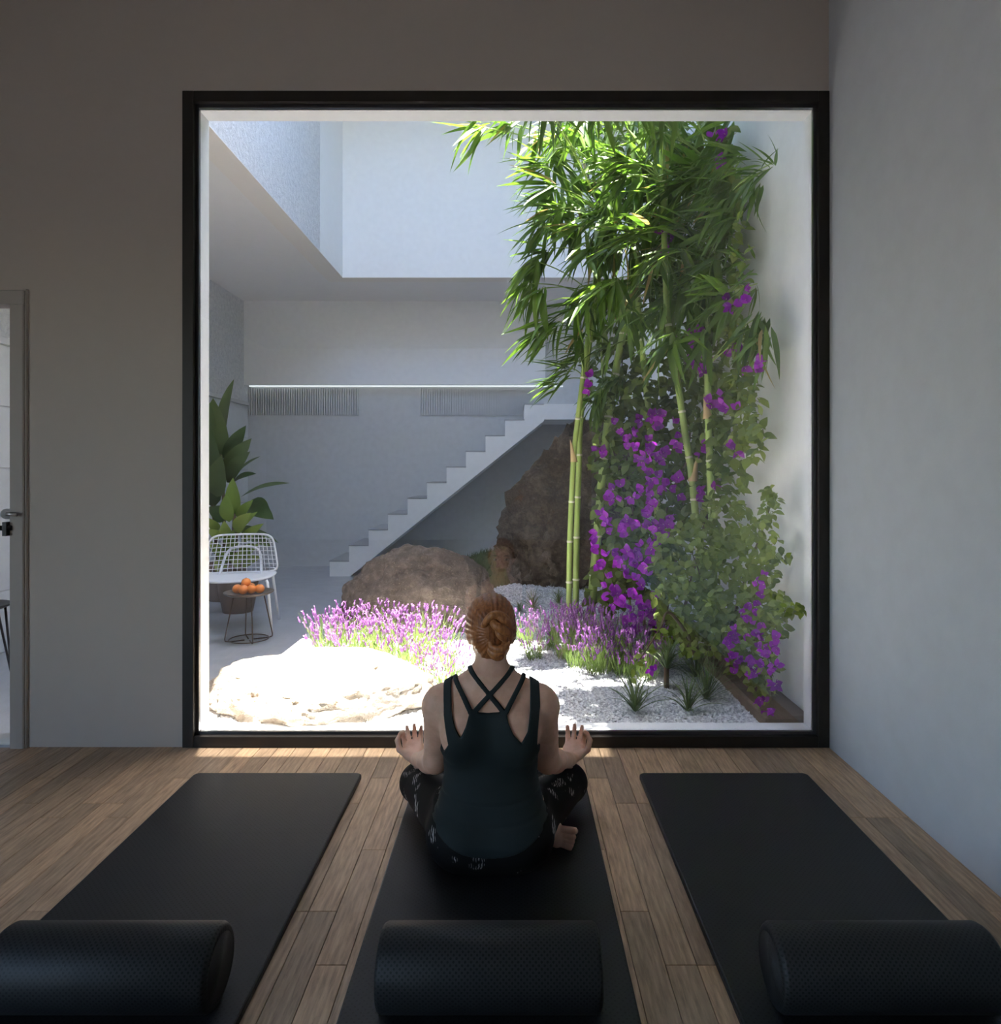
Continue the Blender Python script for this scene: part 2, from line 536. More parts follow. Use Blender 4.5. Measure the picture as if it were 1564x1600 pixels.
MB().box(gx0+gs, gx1-gs, 2.952, 2.968, gz0, gz0+gs).build('glazing_bead', M['bead'], w1)
MB().box(gx0, gx1, 2.969, 2.977, gz0, gz1).build('glass_pane', M['glass'], w1)

# unseen side window, added to light the studio from the left
w2 = thing('fill_window', (XL, -1.8, 0), 'unseen wide side window added to light the studio', 'window', **S)
for y in (LY0, (LY0+LY1)/2-0.025, LY1-0.05):
    MB().box(XL-0.12, XL-0.06, y, y+0.05, LZ0, LZ1).build('frame_post', M['frame'], w2)
for z in (LZ0, LZ1-0.05):
    MB().box(XL-0.12, XL-0.06, LY0, LY1, z, z+0.05).build('frame_rail', M['frame'], w2)
MB().box(XL-0.094, XL-0.086, LY0+0.05, LY1-0.05, LZ0+0.05, LZ1-0.05).build('glass_pane', M['glass'], w2)

# glass door at the far left
M['door_paint'] = simple('grey_door_paint', (0.42,0.375,0.335,1), 0.6, bump=0.03, bscale=100)
d1 = thing('door_1', (-2.55, WY, 0), 'glazed door in a grey painted frame', 'door', **S)
ft = 0.061
MB().bbox(DX1-ft, DX1, 2.915, 3.0, 0, DZ-ft, 0.004).build('door_jamb', M['door_paint'], d1)
MB().bbox(DX0, DX0+ft, 2.915, 3.0, 0, DZ-ft, 0.004).build('door_jamb', M['door_paint'], d1)
MB().bbox(DX0, DX1, 2.915, 3.0, DZ-ft, DZ, 0.004).build('door_head', M['door_paint'], d1)
MB().box(DX1, DX1+0.006, 2.925, 2.937, 0, DZ+0.006).build('architrave_edge', M['door_paint'], d1)
MB().box(DX0+ft, DX1-ft, 2.96, 2.968, 0.01, DZ-ft).build('glass_pane', M['glass'], d1)
MB().box(DX0+ft, DX1-ft, 2.93, 3.06, -0.05, 0.012).build('threshold', M['steel'], d1)
lk = MB().lathe([(0.02,0),(0.02,0.012),(0.008,0.014),(0.008,0.05)], (0,0,0), 14, 'X')
lever = MB().tube([P(11,803,2.96), P(11,803,2.90), P(13,803,2.895), P(26,804,2.895)], 0.009, 8)
lever.build('door_lever', M['steel'], d1, smooth=True)
ros = MB().tube([P(11,803,2.962), P(11,803,2.945)], 0.024, 14); ros.build('lever_rose', M['steel'], d1)
bar = MB().tube([P(-190,825,2.91), P(18,825,2.91)], 0.011, 8); bar.build('push_bar', M['black_metal'], d1, smooth=True)
MB().box(-2.205, -2.188, 2.895, 2.962, 0.925, 0.985).build('bar_bracket', M['black_metal'], d1)

# ------------------------------------------------------------------ courtyard shell
YF = 8.6; YU = 7.4; ZS = 3.35; XP = -3.4; XW = -1.887
MB().box(-40, 30, WO, 60, -0.4, -0.12).build('ground', M['patio'], label='ground below the courtyard', cat='ground', **S)
MB().box(-40, XL-0.2, -40, WO, -0.4, -0.12).build('ground', simple('low_bounce_ground', (0.10,0.095,0.09,1), 0.9), label='unseen ground outside the added window, dark to weaken its bounce', cat='ground', **S)  # unseen ground, kept dark so little sun bounces up to the ceiling
MB().box(XP, -1.50, WO, YF, -0.12, 0.0).build('floor_patio', M['patio'], label='smooth grey concrete patio floor', cat='patio', **S)
MB().box(XP, XR, 6.9, YF, -0.12, -0.004).build('floor_patio', M['patio'], label='grey concrete floor below the stairs', cat='patio', **S)
MB().bbox(-1.50, -1.43, WO, 6.9, -0.12, 0.03, 0.006).build('trim_2', M['kerb'], label='pale concrete kerb between patio and gravel', cat='kerb', **S)
# left wall of painted blocks
wl_ = MB().box(XP-0.2, XP-0.008, WO, YF, -0.12, ZS).build('wall_patio_left', M['mortar'], label='white painted block wall closing the patio', cat='wall', **S)
bm = {}
for c in range(5):
    z0 = c*0.41; y = WO - (0.4 if c % 2 else 0)
    while y < YF:
        a, e = max(y, WO), min(y+0.8, YF)
        if e - a > 0.03:
            o = MB().bbox(XP-0.01, XP, a+0.004, e-0.004, z0+0.004, z0+0.406, 0.002).build('block', M['block'], wl_)
        y += 0.8
MB().box(XP-0.03, XP+0.03, WO, YF, 2.05, 2.09).build('coping', M['kerb'], wl_)
MB().box(XP-0.01, XP+0.012, WO, YF, 2.09, ZS).build('render_band', M['stucco'], wl_)
# far wall: projecting upper part, LED cove, recessed lower wall
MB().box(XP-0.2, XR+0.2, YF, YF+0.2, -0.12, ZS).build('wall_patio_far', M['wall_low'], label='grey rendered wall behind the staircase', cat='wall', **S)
MB().box(XP, 0.394, 8.43, YF, 2.30, ZS).build('wall_patio_upper', M['white_out'], label='projecting upper part of the wall over the lit recess', cat='wall', **S)
led = MB().box(XP+0.05, 0.62, 8.50, 8.56, 2.284, 2.298).build('cove_light', M['led'], label='thin bright light strip along the wall recess', cat='light strip')
for (x0, x1) in ((-3.38, -1.95), (-1.2, 0.26)):
    n = int((x1-x0)/0.03)
    g = MB()
    for i in range(n):
        xx = x0 + i*0.03
        g.box(xx, xx+0.014, 8.572, 8.598, 1.93, 2.27)
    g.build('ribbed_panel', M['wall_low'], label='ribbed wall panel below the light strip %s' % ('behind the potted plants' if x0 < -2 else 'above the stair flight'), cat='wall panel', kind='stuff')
# soffit slab with lighter rim around the opening
b = MB()
b.box(XP-0.2, XW-0.2, WO, YF+0.2, ZS, ZS+0.3)
b.box(XW-0.2, XR, YU+0.17, YF+0.2, ZS, ZS+0.3)
b.build('ceiling_soffit', M['soffit'], label='grey soffit over the covered patio', cat='ceiling', **S)
b = MB()
b.box(XW-0.2, XW, WO, YU+0.17, ZS-0.006, ZS)
b.box(XW, XR, YU, YU+0.17, ZS-0.006, ZS)
b.build('trim_3', M['rim'], label='pale beige rim around the open light well', cat='trim', **S)
# upper walls of the light well
b = MB().box(XW-0.2, XW, WO, 6.54, ZS, WELL)
b.build('wall_well_left', M['stucco'], label='rough white stucco wall of the light well', cat='wall', **S)
MB().box(XW-0.2, XW, 6.54, YU, ZS, WELL).build('wall_well_strip', M['white_out'], label='smooth strip at the end of the stucco wall', cat='wall', **S)
MB().box(XW, XR, YU, YU+0.17, ZS, WELL).build('wall_well_far', M['white_out'], label='pale blue-grey far wall of the light well', cat='wall', **S)
MB().box(XR, XR+0.2, WO, YF, -0.12, WELL).build('wall_courtyard_right', M['white_out'], label='white courtyard wall behind the climbing plants', cat='wall', **S)
b = MB()
OX0, OX1, OY1 = -1.60, 0.30, 5.2  # unseen roof added to cut the sun; its opening sets the sunlit area
b.box(OX1, XR+0.2, WY-0.1, 4.2, WELL, WELL+0.25)
b.box(0.85, XR+0.2, 4.2, OY1, WELL, WELL+0.25)
b.box(XP-0.2, OX0, WY-0.1, YF+0.2, WELL, WELL+0.25)
b.box(OX0, XR+0.2, OY1, YF+0.2, WELL, WELL+0.25)
b.build('sun_cut_roof', M['white_out'], label='unseen roof slab added to shape the sun falling into the light well', cat='roof', **S)

# staircase
SY0, SY1 = 7.75, 8.55
def SX(px): return (px - VX) * SY0 / F
def SZ(py): return CH - (py - VY) * SY0 / F
NST = 11
sx0, sx1 = SX(515), SX(850)
run = (sx1 - sx0)/NST
rise = 0.181
st = thing('staircase', ((sx0+sx1)/2, 8.2, 0), 'pale concrete staircase with sawtooth side rising along the wall', 'stairs', **S)
prof = [(sx0, 0.0)]
for i in range(NST):
    prof.append((sx0 + i*run, (i+1)*rise - 0.012)); prof.append((sx0 + (i+1)*run, (i+1)*rise - 0.012))
prof.append((sx1, NST*rise - 0.20)); prof.append((sx0 + 1.05*run, 0.0))
n = len(prof)
vv = [(px_, SY0, z) for px_, z in prof] + [(px_, SY1, z) for px_, z in prof]
bb = MB().add(vv, [tuple(range(n)), tuple(range(2*n-1, n-1, -1))] + [((i+1) % n, i, n+i, n+(i+1) % n) for i in range(n)])
bb.build('flight', M['stair'], st)
for i in range(NST):
    MB().box(sx0 + i*run - 0.006, sx0 + (i+1)*run, SY0-0.004, SY1, (i+1)*rise-0.012, (i+1)*rise).build('tread', M['tread'], st)
MB().box(sx1, XR, SY0+0.02, YF, NST*rise-0.18, NST*rise).build('landing', M['stair'], st)

# ------------------------------------------------------------------ gravel garden
def ss(a, b_, x):
    t = min(max((x-a)/(b_-a), 0), 1); return t*t*(3-2*t)
def gz(x, y):
    return 0.012 + 0.19*ss(4.7, 6.0, y)*ss(-0.75, 0.1, x) + 0.008*noise.noise((x*3, y*3, 0))
nx, ny = 60, 80
b = MB()
vv = []
for j in range(ny+1):
    for i in range(nx+1):
        X = -1.43 + (XR-0.003+1.43)*i/nx; Y = WO + (6.95-WO)*j/ny
        vv.append((X, Y, gz(X, Y)))
b.add(vv, [(j*(nx+1)+i, j*(nx+1)+i+1, (j+1)*(nx+1)+i+1, (j+1)*(nx+1)+i) for j in range(ny) for i in range(nx)])
gb = b.build('gravel_bed', M['gravel_base'], smooth=True, label='bed of white gravel in the courtyard garden', cat='gravel', kind='stuff')
nr = np.random.default_rng(3)
NP = 60000
# denser close to the window
u = nr.random(NP)
Yp = WO + 0.02 + (6.3-WO)*u**1.5
Xp = -1.42 + (XR+1.40)*nr.random(NP)*0.998
Zp = np.array([gz(float(a), float(c)) for a, c in zip(Xp, Yp)])
sz = 0.0045 + 0.006*nr.random(NP)
octv = np.array([(1,0,0),(0,1,0),(-1,0,0),(0,-1,0),(0,0,0.8),(0,0,-0.6)])
octf = np.array([(0,1,4),(1,2,4),(2,3,4),(3,0,4),(1,0,5),(2,1,5),(3,2,5),(0,3,5)])[:4]
octv = octv[:5]
ang = nr.random(NP)*6.28
ca, sa = np.cos(ang), np.sin(ang)
base = octv[None]*sz[:,None,None]*(0.7+0.6*nr.random((NP,5,3)))
tilt = nr.normal(0, 0.4, (NP,2))
vx = base[...,0]*ca[:,None] - base[...,1]*sa[:,None]
vy = base[...,0]*sa[:,None] + base[...,1]*ca[:,None]
vz = base[...,2] + vx*tilt[:,:1] + vy*tilt[:,1:] + 0.003
vpts = np.stack([vx+Xp[:,None], vy+Yp[:,None], vz+Zp[:,None]], -1).reshape(-1,3)
fidx = (octf[None] + (np.arange(NP)*5)[:,None,None]).reshape(-1,3)
pm = fast_mesh('pebbles', vpts, fidx)
link('pebbles', pm, M['pebble'], gb)['kind'] = 'stuff'

MB().bbox(1.16, XR, WO+0.005, 6.2, -0.02, 0.075, 0.01).build('planter_sleeper', M['soil_sleeper'], label='brown timber sleeper edging along the white wall', cat='edging')

def ico(level=4):
    import bmesh
    bm_ = bmesh.new(); bmesh.ops.create_icosphere(bm_, subdivisions=level, radius=1)
    v = np.array([x_.co[:] for x_ in bm_.verts]); f = [tuple(q.index for q in fc.verts) for fc in bm_.faces]
    bm_.free(); return v, f
ICO = ico(6)
def rock(name, c, r, seed, mat, label, amp=0.22, skew=(0,0), flat=None, rz=0.0, facet=0.5, rough=0.12, cut=(0.72, 0.95)):
    v, f = ICO
    out = []
    rr = random.Random(seed)
    planes = []
    for _ in range(14):
        nrm = Vector((rr.gauss(0,1), rr.gauss(0,1), rr.gauss(0,0.8))).normalized()
        planes.append((nrm, rr.uniform(*cut)))
    cz, sz_ = math.cos(rz), math.sin(rz)
    for p in v:
        q = Vector(p)
        d = 1 + amp*noise.noise(q*1.3 + Vector((seed*7.1,0,0))) + amp*0.4*noise.noise(q*3.1 + Vector((0,seed*3.3,0))) + amp*0.16*noise.noise(q*8 + Vector((0,0,seed))) + amp*0.07*noise.noise(q*19)
        w = q*d
        for nrm, off in planes:
            e = w.dot(nrm) - off
            if e > 0: w -= nrm*e*facet
        w = w*(1 + rough*(0.5 - abs(noise.noise(q*2.6 + Vector((seed, 1.7, 0))))) + rough*0.5*(0.4 - abs(noise.noise(q*6.3 + Vector((0, seed, 4))))) + rough*0.22*noise.noise(q*15))
        X, Y, Z = w.x*r[0], w.y*r[1], w.z*r[2]
        X += skew[0]*Z; Y += skew[1]*Z
        X, Y = X*cz - Y*sz_, X*sz_ + Y*cz
        out.append((c[0]+X, c[1]+Y, max(c[2]+Z, gz(c[0], c[1])-0.02)))
    return MB().add(out, f).build(name, mat, smooth=True, label=label, cat='rock')
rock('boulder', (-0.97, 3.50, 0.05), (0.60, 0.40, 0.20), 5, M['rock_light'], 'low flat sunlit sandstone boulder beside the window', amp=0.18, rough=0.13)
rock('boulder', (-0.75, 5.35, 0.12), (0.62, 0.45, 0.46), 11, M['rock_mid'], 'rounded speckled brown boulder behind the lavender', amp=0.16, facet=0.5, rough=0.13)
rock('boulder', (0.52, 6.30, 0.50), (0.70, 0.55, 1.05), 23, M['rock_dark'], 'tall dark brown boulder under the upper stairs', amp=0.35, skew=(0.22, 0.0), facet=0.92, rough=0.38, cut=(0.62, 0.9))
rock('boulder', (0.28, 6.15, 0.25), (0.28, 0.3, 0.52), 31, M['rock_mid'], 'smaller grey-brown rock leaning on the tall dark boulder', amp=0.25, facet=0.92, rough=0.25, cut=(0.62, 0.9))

# grassy mound behind the boulders
vv = []; nx, ny = 50, 20
def mz(x, y):
    return 0.02 + (0.10 + 0.42*ss(-1.4, 0.5, x))*ss(5.7, 6.6, y)*(1-0.9*ss(6.9, 7.5, y)) * ss(-1.42, -1.0, x) + 0.02*noise.noise((x*4, y*4, 3))
for j in range(ny+1):
    for i in range(nx+1):
        X = -1.42 + 2.72*i/nx; Y = 5.7 + 1.8*j/ny
        vv.append((X, Y, mz(X, Y)))
md = MB().add(vv, [(j*(nx+1)+i, j*(nx+1)+i+1, (j+1)*(nx+1)+i+1, (j+1)*(nx+1)+i) for j in range(ny) for i in range(nx)]).build('grass_mound', M['moss'], smooth=True, label='dark green grassy mound below the stairs', cat='grass', kind='stuff')
NB = 5000
bx_ = -1.35 + 2.6*nr.random(NB); by_ = 5.85 + 1.5*nr.random(NB)
V_ = []; T_ = []
for i in range(NB):
    z = mz(float(bx_[i]), float(by_[i])); a = nr.random()*6.28; h = 0.025+0.035*nr.random(); w = 0.004
    ox, oy = math.cos(a)*w, math.sin(a)*w
    lx, ly = nr.normal(0, 0.015), nr.normal(0, 0.015)
    V_ += [(bx_[i]-ox, by_[i]-oy, z-0.005), (bx_[i]+ox, by_[i]+oy, z-0.005), (bx_[i]+lx, by_[i]+ly, z+h)]
    T_.append((3*i, 3*i+1, 3*i+2))
link('grass_blades', fast_mesh('grass_blades', V_, T_), M['grass'], md)['kind'] = 'stuff'
# ------------------------------------------------------------------ exercise mats and foam rollers
def yoga_mat(x0, x1, label):
    y0, y1, h, r = 0.82, 2.642, 0.02, 0.022
    def ring(inset, z):
        pts = []
        for cx, cy, a0 in ((x1-r, y1-r, 0), (x0+r, y1-r, 90), (x0+r, y0+r, 180), (x1-r, y0+r, 270)):
            for k in range(5):
                a = R(a0 + k*22.5); pts.append((cx+(r-inset)*math.cos(a), cy+(r-inset)*math.sin(a), z))
        return pts
    rings = [ring(0.003, 0.0005), ring(0, 0.004), ring(0, h-0.005), ring(0.0015, h-0.0018), ring(0.005, h)]
    m = len(rings[0]); b_ = MB(); vv_ = [p for q in rings for p in q]
    fs = []
    for i in range(len(rings)-1):
        for k in range(m):
            k2 = (k+1) % m
            fs.append((i*m+k, i*m+k2, (i+1)*m+k2, (i+1)*m+k))
    fs.append(tuple(range(m-1, -1, -1))); fs.append(tuple((len(rings)-1)*m+k for k in range(m)))
    return b_.add(vv_, fs).build('exercise_mat', M['mat_foam'], label=label, cat='exercise mat', group='black exercise mats on the studio floor')
yoga_mat(-1.253, -0.596, 'black foam exercise mat beside the glazed door wall')
yoga_mat(-0.382, 0.274, 'black foam exercise mat under the seated person')
yoga_mat(0.490, 1.150, 'black foam exercise mat along the pale side wall')
def roller(cx, label):
    r, L, yy, zz = 0.085, 0.485, 1.49, 0.105
    t = thing('foam_roller', (cx, yy, 0.02), label, 'foam roller', 'black foam rollers on the mats')
    h = L/2
    prof_ = [(0.066, -h), (0.074, -h), (0.0805, -h+0.004), (r, -h+0.012), (r, h-0.012), (0.0805, h-0.004), (0.074, h), (0.066, h)]
    b_ = MB().lathe(prof_, (0,0,0), 64, 'X')
    me = bpy.data.meshes.new('foam_body'); me.from_pydata(b_.v, [], b_.f[:-2])
    o = link('foam_body', me, M['roller_foam'], t, True); o.location = (cx, yy, zz)
    for s_ in (-1, 1):
        c = MB().lathe([(0.066, 0), (0.064, -0.003), (0.03, -0.003), (0.028, -0.006), (0.001, -0.006)] if s_ > 0 else [(0.001, 0.006), (0.028, 0.006), (0.03, 0.003), (0.064, 0.003), (0.066, 0)], (cx+s_*h, yy, zz), 40, 'X')
        c.build('end_cap', M['roller_end'], t, True)
roller(-0.893, 'black foam roller on the mat beside the door wall')
roller(-0.0535, 'black foam roller lying behind the seated person')
roller(0.811, 'black foam roller on the mat by the pale side wall')

# ------------------------------------------------------------------ patio furniture
def arc_pts(p, n=16):
    """Catmull-Rom through points"""
    p = [Vector(q) for q in p]; out = []
    for i in range(len(p)-1):
        a, b_, c, d = p[max(i-1,0)], p[i], p[i+1], p[min(i+2, len(p)-1)]
        for k in range(n):
            t = k/n
            out.append(0.5*((2*b_) + (c-a)*t + (2*a-5*b_+4*c-d)*t*t + (3*b_-a-3*c+d)*t**3))
    out.append(p[-1]); return out
def wire_chair(c, rz):
    t = thing('wire_chair', c, 'white wire-back lounge chair beside the potted plants', 'chair')
    Mx = Matrix.Translation(c) @ Matrix.Rotation(rz, 4, 'Z')
    W = lambda q: Mx @ Vector(q)
    # local: x right, y back (away from camera), z up; back of chair at +y
    def back(u, v):   # u -1..1, v 0..1
        hw = 0.29 - 0.055*v
        return (u*hw, 0.24 + 0.10*v - 0.07*u*u + 0.03*(1-v), 0.395 + 0.30*v)
    out = []
    corner = []
    N = 40
    for k in range(N):
        a = 2*math.pi*k/N
        ca_, sa_ = math.cos(a), math.sin(a)
        e = 0.32
        u = math.copysign(abs(ca_)**e, ca_); v = 0.5 + 0.5*math.copysign(abs(sa_)**e, sa_)
        out.append(W(back(u, v)))
    MB().tube(out, 0.0085, 8, closed=True).build('back_frame', M['white_metal'], t, True)
    g = MB()
    for i in range(1, 16):
        u = -1 + 2*i/16; v0, v1 = (0.02, 0.98) if 1 < i < 15 else (0.1, 0.9)
        g.tube([W(back(u, v0+(v1-v0)*k/5)) for k in range(6)], 0.003, 5)
    for j in range(1, 9):
        v = j/9
        g.tube([W(back(-0.985+1.97*k/10, v)) for k in range(11)], 0.003, 5)
    g.build('back_mesh', M['white_metal'], t, True)
    arch = arc_pts([(-0.17,0.0,0.37),(-0.155,0.2,0.40),(-0.13,0.345,0.53),(-0.07,0.368,0.585),(0.07,0.368,0.585),(0.13,0.345,0.53),(0.155,0.2,0.40),(0.17,0.0,0.37)], 8)
    MB().tube([W(q) for q in arch], 0.011, 8).build('back_support', M['white_metal'], t, True)
    # seat shell
    n = 32; rings = []
    for (f_, z) in ((1.0, 0.395), (1.02, 0.402), (1.0, 0.41), (0.8, 0.398), (0.4, 0.388), (0.02, 0.386)):
        rg = []
        for k in range(n):
            a = 2*math.pi*k/n; e = 0.75
            rg.append(W((0.285*f_*math.copysign(abs(math.cos(a))**e, math.cos(a)), 0.225*f_*math.copysign(abs(math.sin(a))**e, math.sin(a)), z + 0.012*math.cos(2*a)*f_)))
        rings.append(rg)
    low = [[Vector(q) - Vector((0,0,0.012)) for q in rg] for rg in rings[3:]]
    seq = low[::-1] + rings
    fs = [(i*n+k, i*n+(k+1) % n, (i+1)*n+(k+1) % n, (i+1)*n+k) for i in range(len(seq)-1) for k in range(n)]
    MB().add([q for rg in seq for q in rg], fs).build('seat', M['white_metal'], t, True)
    for sx in (-1, 1):
        for (ty, by) in ((-0.19, -0.25), (0.17, 0.27)):
            MB().tube([W((sx*0.235, ty, 0.392)), W((sx*0.245, ty*1.02, 0.375)), W((sx*0.285, by, 0.0))], [0.013, 0.012, 0.009], 8).build('leg', M['white_metal'], t, True)
wire_chair(Vector((-2.13, 5.16, 0)), R(14))

tc = P(389, 1000, 4.80); tc.z = 0
t = thing('side_table', tc, 'round bronze side table with wire legs by the white chair', 'table')
MB().lathe([(0.02,0.325),(0.145,0.33),(0.168,0.343),(0.17,0.35),(0.166,0.351),(0.14,0.338),(0.02,0.335)], tc, 40).build('table_top', M['bronze_top'], t, True)
for k in range(4):
    a = R(30 + 90*k)
    ca_, sa_ = math.cos(a), math.sin(a); cb, sb = math.cos(a+R(28)), math.sin(a+R(28))
    q = [(0.10*ca_,0.10*sa_,0.33),(0.16*ca_,0.16*sa_,0.03),(0.158*ca_,0.158*sa_,0.012),(0.13*ca_,0.13*sa_,0.006),(0.03*ca_,0.03*sa_,0.006)]
    MB().tube([tc+Vector(v_) for v_ in q], 0.0045, 6).build('wire_leg', M['bronze_wire'], t, True)
MB().tube([tc+Vector((0.135*math.cos(R(k*15)), 0.135*math.sin(R(k*15)), 0.012)) for k in range(24)], 0.004, 6, closed=True).build('foot_ring', M['bronze_wire'], t, True)
ov, of = ico(3)
for (dx, dy, dz, r_) in ((-0.075,-0.02,0,0.034),(-0.022,-0.05,0,0.035),(0.03,-0.03,0,0.034),(0.08,-0.01,0,0.034),(0.0,0.03,0,0.035),(-0.05,0.05,0,0.034),(-0.018,-0.005,0.045,0.033)):
    c = tc + Vector((dx, dy, 0.339+r_*0.94+dz))
    og = thing('orange', (c.x, c.y, c.z-r_), 'ripe orange on the round bronze side table', 'fruit', 'oranges on the side table')
    MB().add([(c.x+q[0]*r_, c.y+q[1]*r_, c.z+q[2]*r_*0.94) for q in ov], of).build('peel', M['orange'], og, True)
    MB().lathe([(0.004,-0.002),(0.004,0.002),(0.001,0.003)], (c.x, c.y, c.z+r_*0.93), 8).build('stem_scar', M['bark'], og)

# black chair seen through the door
bc = Vector((-3.11, 3.86, 0))
t = thing('metal_chair', bc, 'black wire-leg chair on the patio outside the door', 'chair')
MB().lathe([(0.02,0.415),(0.15,0.41),(0.185,0.425),(0.19,0.432),(0.18,0.436),(0.15,0.424),(0.02,0.428)], bc, 32).build('seat', M['black_metal'], t, True)
for k in range(4):
    a = R(20+90*k); ca_, sa_ = math.cos(a), math.sin(a); c2, s2 = math.cos(a+R(24)), math.sin(a+R(24)); c3, s3 = math.cos(a-R(24)), math.sin(a-R(24))
    MB().tube([bc+Vector((0.15*c2,0.15*s2,0.42)), bc+Vector((0.19*ca_,0.19*sa_,0.006)), bc+Vector((0.15*c3,0.15*s3,0.42))], 0.007, 6).build('wire_leg', M['black_metal'], t, True)
bk = [(-0.15,0.10,0.43),(-0.16,0.15,0.55),(-0.13,0.19,0.78),(0,0.21,0.82),(0.13,0.19,0.78),(0.16,0.15,0.55),(0.15,0.10,0.43)]
MB().tube(arc_pts([bc+Vector((-q[1], q[0], q[2])) for q in bk], 6), 0.008, 6).build('backrest', M['black_metal'], t, True)

# ------------------------------------------------------------------ leaves
def blade(base, tip, width, normal, fold=0.25, sag=0.0, n=7, shape=None):
    """broad leaf from base to tip; returns verts, faces"""
    base, tip = Vector(base), Vector(tip)
    ax = (tip-base); L = ax.length; ax.normalize()
    nrm = Vector(normal); nrm = (nrm - ax*nrm.dot(ax)).normalized()
    sd = ax.cross(nrm)
    if shape is None: shape = lambda s_: (math.sin(math.pi*min(1, s_**0.8))**0.8)
    v = []; f = []
    for i in range(n+1):
        s_ = i/n
        w = width*0.5*max(shape(s_), 0.0 if i in (0, n) else 0.02)
        c = base + ax*(L*s_) + nrm*(sag*math.sin(math.pi*s_)) 
        v += [c - sd*w + nrm*(fold*w), c, c + sd*w + nrm*(fold*w)]
    for i in range(n):
        a = 3*i
        f += [(a, a+1, a+4, a+3), (a+1, a+2, a+5, a+4)]
    return v, f

# potted plants on the patio
def potted(c, r, h, label, leaves, mat, stem_pts):
    t = thing('potted_plant', c, label, 'potted plant')
    MB().lathe([(r*0.72,0),(r*0.9,h*0.5),(r,h-0.02),(r*1.04,h-0.02),(r*1.04,h),(r*0.93,h),(r*0.9,h-0.04)], c, 28).build('pot', M['pot'], t, True)
    MB().lathe([(r*0.9,h-0.05),(0.01,h-0.035)], c, 20).build('soil', M['soil'], t)
    for sp in stem_pts:
        MB().tube(sp, [0.02]+[0.014]*(len(sp)-1), 7).build('stem', M['bark'], t, True)
    for (bs, tp, w, nm) in leaves:
        v, f = blade(bs, tp, w, nm, 0.3, 0.03)
        MB().add(v, f).build('leaf', mat, t, True)
def C5(cx, cy, d): return P(300+cx*0.3875, 560+cy*0.3875, d)
pc = P(352, 940, 6.35); pc.z = 0
top = Vector((0,-1,0.15))
def LF(b_, t_, w, d0, d1, nm=(0.1,-1,0.25)): return (C5(b_[0], b_[1], d0), C5(t_[0], t_[1], d1), w, nm)
lv = [LF((125,330),(170,82),0.17,6.5,6.45,(-0.6,-1,0.1)), LF((110,420),(85,160),0.26,6.5,6.35), LF((70,330),(40,130),0.2,6.4,6.3), LF((135,420),(218,270),0.15,6.4,6.3,(0.3,-1,0.3)),
      LF((130,470),(240,322),0.17,6.35,6.2,(0.4,-1,0.3)), LF((140,500),(235,375),0.16,6.3,6.1,(0.3,-1,0.5)), LF((170,490),(277,394),0.07,6.35,6.2,(0.5,-0.6,0.8)),
      LF((150,520),(260,465),0.13,6.3,6.1,(0.2,-0.7,0.8)), LF((80,560),(60,250),0.25,6.35,6.2), LF((100,560),(120,390),0.2,6.3,6.1), LF((90,600),(40,380),0.24,6.4,6.2),
      LF((195,560),(396,503),0.12,6.3,6.1,(0,-0.5,1)), LF((230,600),(330,650),0.17,6.3,6.1,(0.2,-1,0.6)), LF((240,570),(318,640),0.15,6.4,6.25,(0.4,-1,0.3)), LF((140,640),(60,600),0.16,6.3,6.1), LF((200,680),(320,760),0.12,6.2,6.05),
      LF((205,690),(350,745),0.07,6.2,6.05,(0,-0.5,1))]
potted(pc, 0.2, 0.34, 'tall dark-leaved plant in a brown pot in the patio corner', lv, M['bigleaf'],
       [[pc+Vector((0,0,0.3)), C5(125,500,6.42), C5(115,330,6.5)], [pc+Vector((0.05,0,0.3)), C5(200,600,6.35)], [pc+Vector((-0.06,0,0.3)), C5(80,560,6.4)]])
pc2 = P(372, 955, 5.80); pc2.z = 0
lv = [LF((175,640),(165,480),0.13,5.82,5.78), LF((150,660),(140,545),0.12,5.75,5.68), LF((185,650),(247,570),0.09,5.8,5.75), LF((175,700),(238,622),0.12,5.74,5.66), LF((185,690),(265,618),0.07,5.78,5.7),
      LF((150,730),(130,655),0.11,5.7,5.62), LF((120,720),(60,690),0.08,5.75,5.66), LF((160,760),(170,690),0.12,5.7,5.6), LF((200,740),(290,665),0.09,5.75,5.65), LF((110,690),(55,640),0.08,5.8,5.7),
      LF((190,800),(270,750),0.12,5.7,5.6), LF((150,820),(100,770),0.11,5.7,5.6), LF((170,840),(215,770),0.11,5.68,5.56), LF((140,800),(190,740),0.11,5.7,5.6), LF((120,780),(70,735),0.09,5.75,5.62), LF((200,830),(280,800),0.1,5.75,5.65), LF((130,850),(90,810),0.1,5.7,5.6)]
potted(pc2, 0.17, 0.30, 'bright green broad-leaved plant in a low pot behind the white chair', lv, M['lightleaf'],
       [[pc2+Vector((0,0,0.26)), C5(165,740,5.78), C5(172,620,5.82)]])

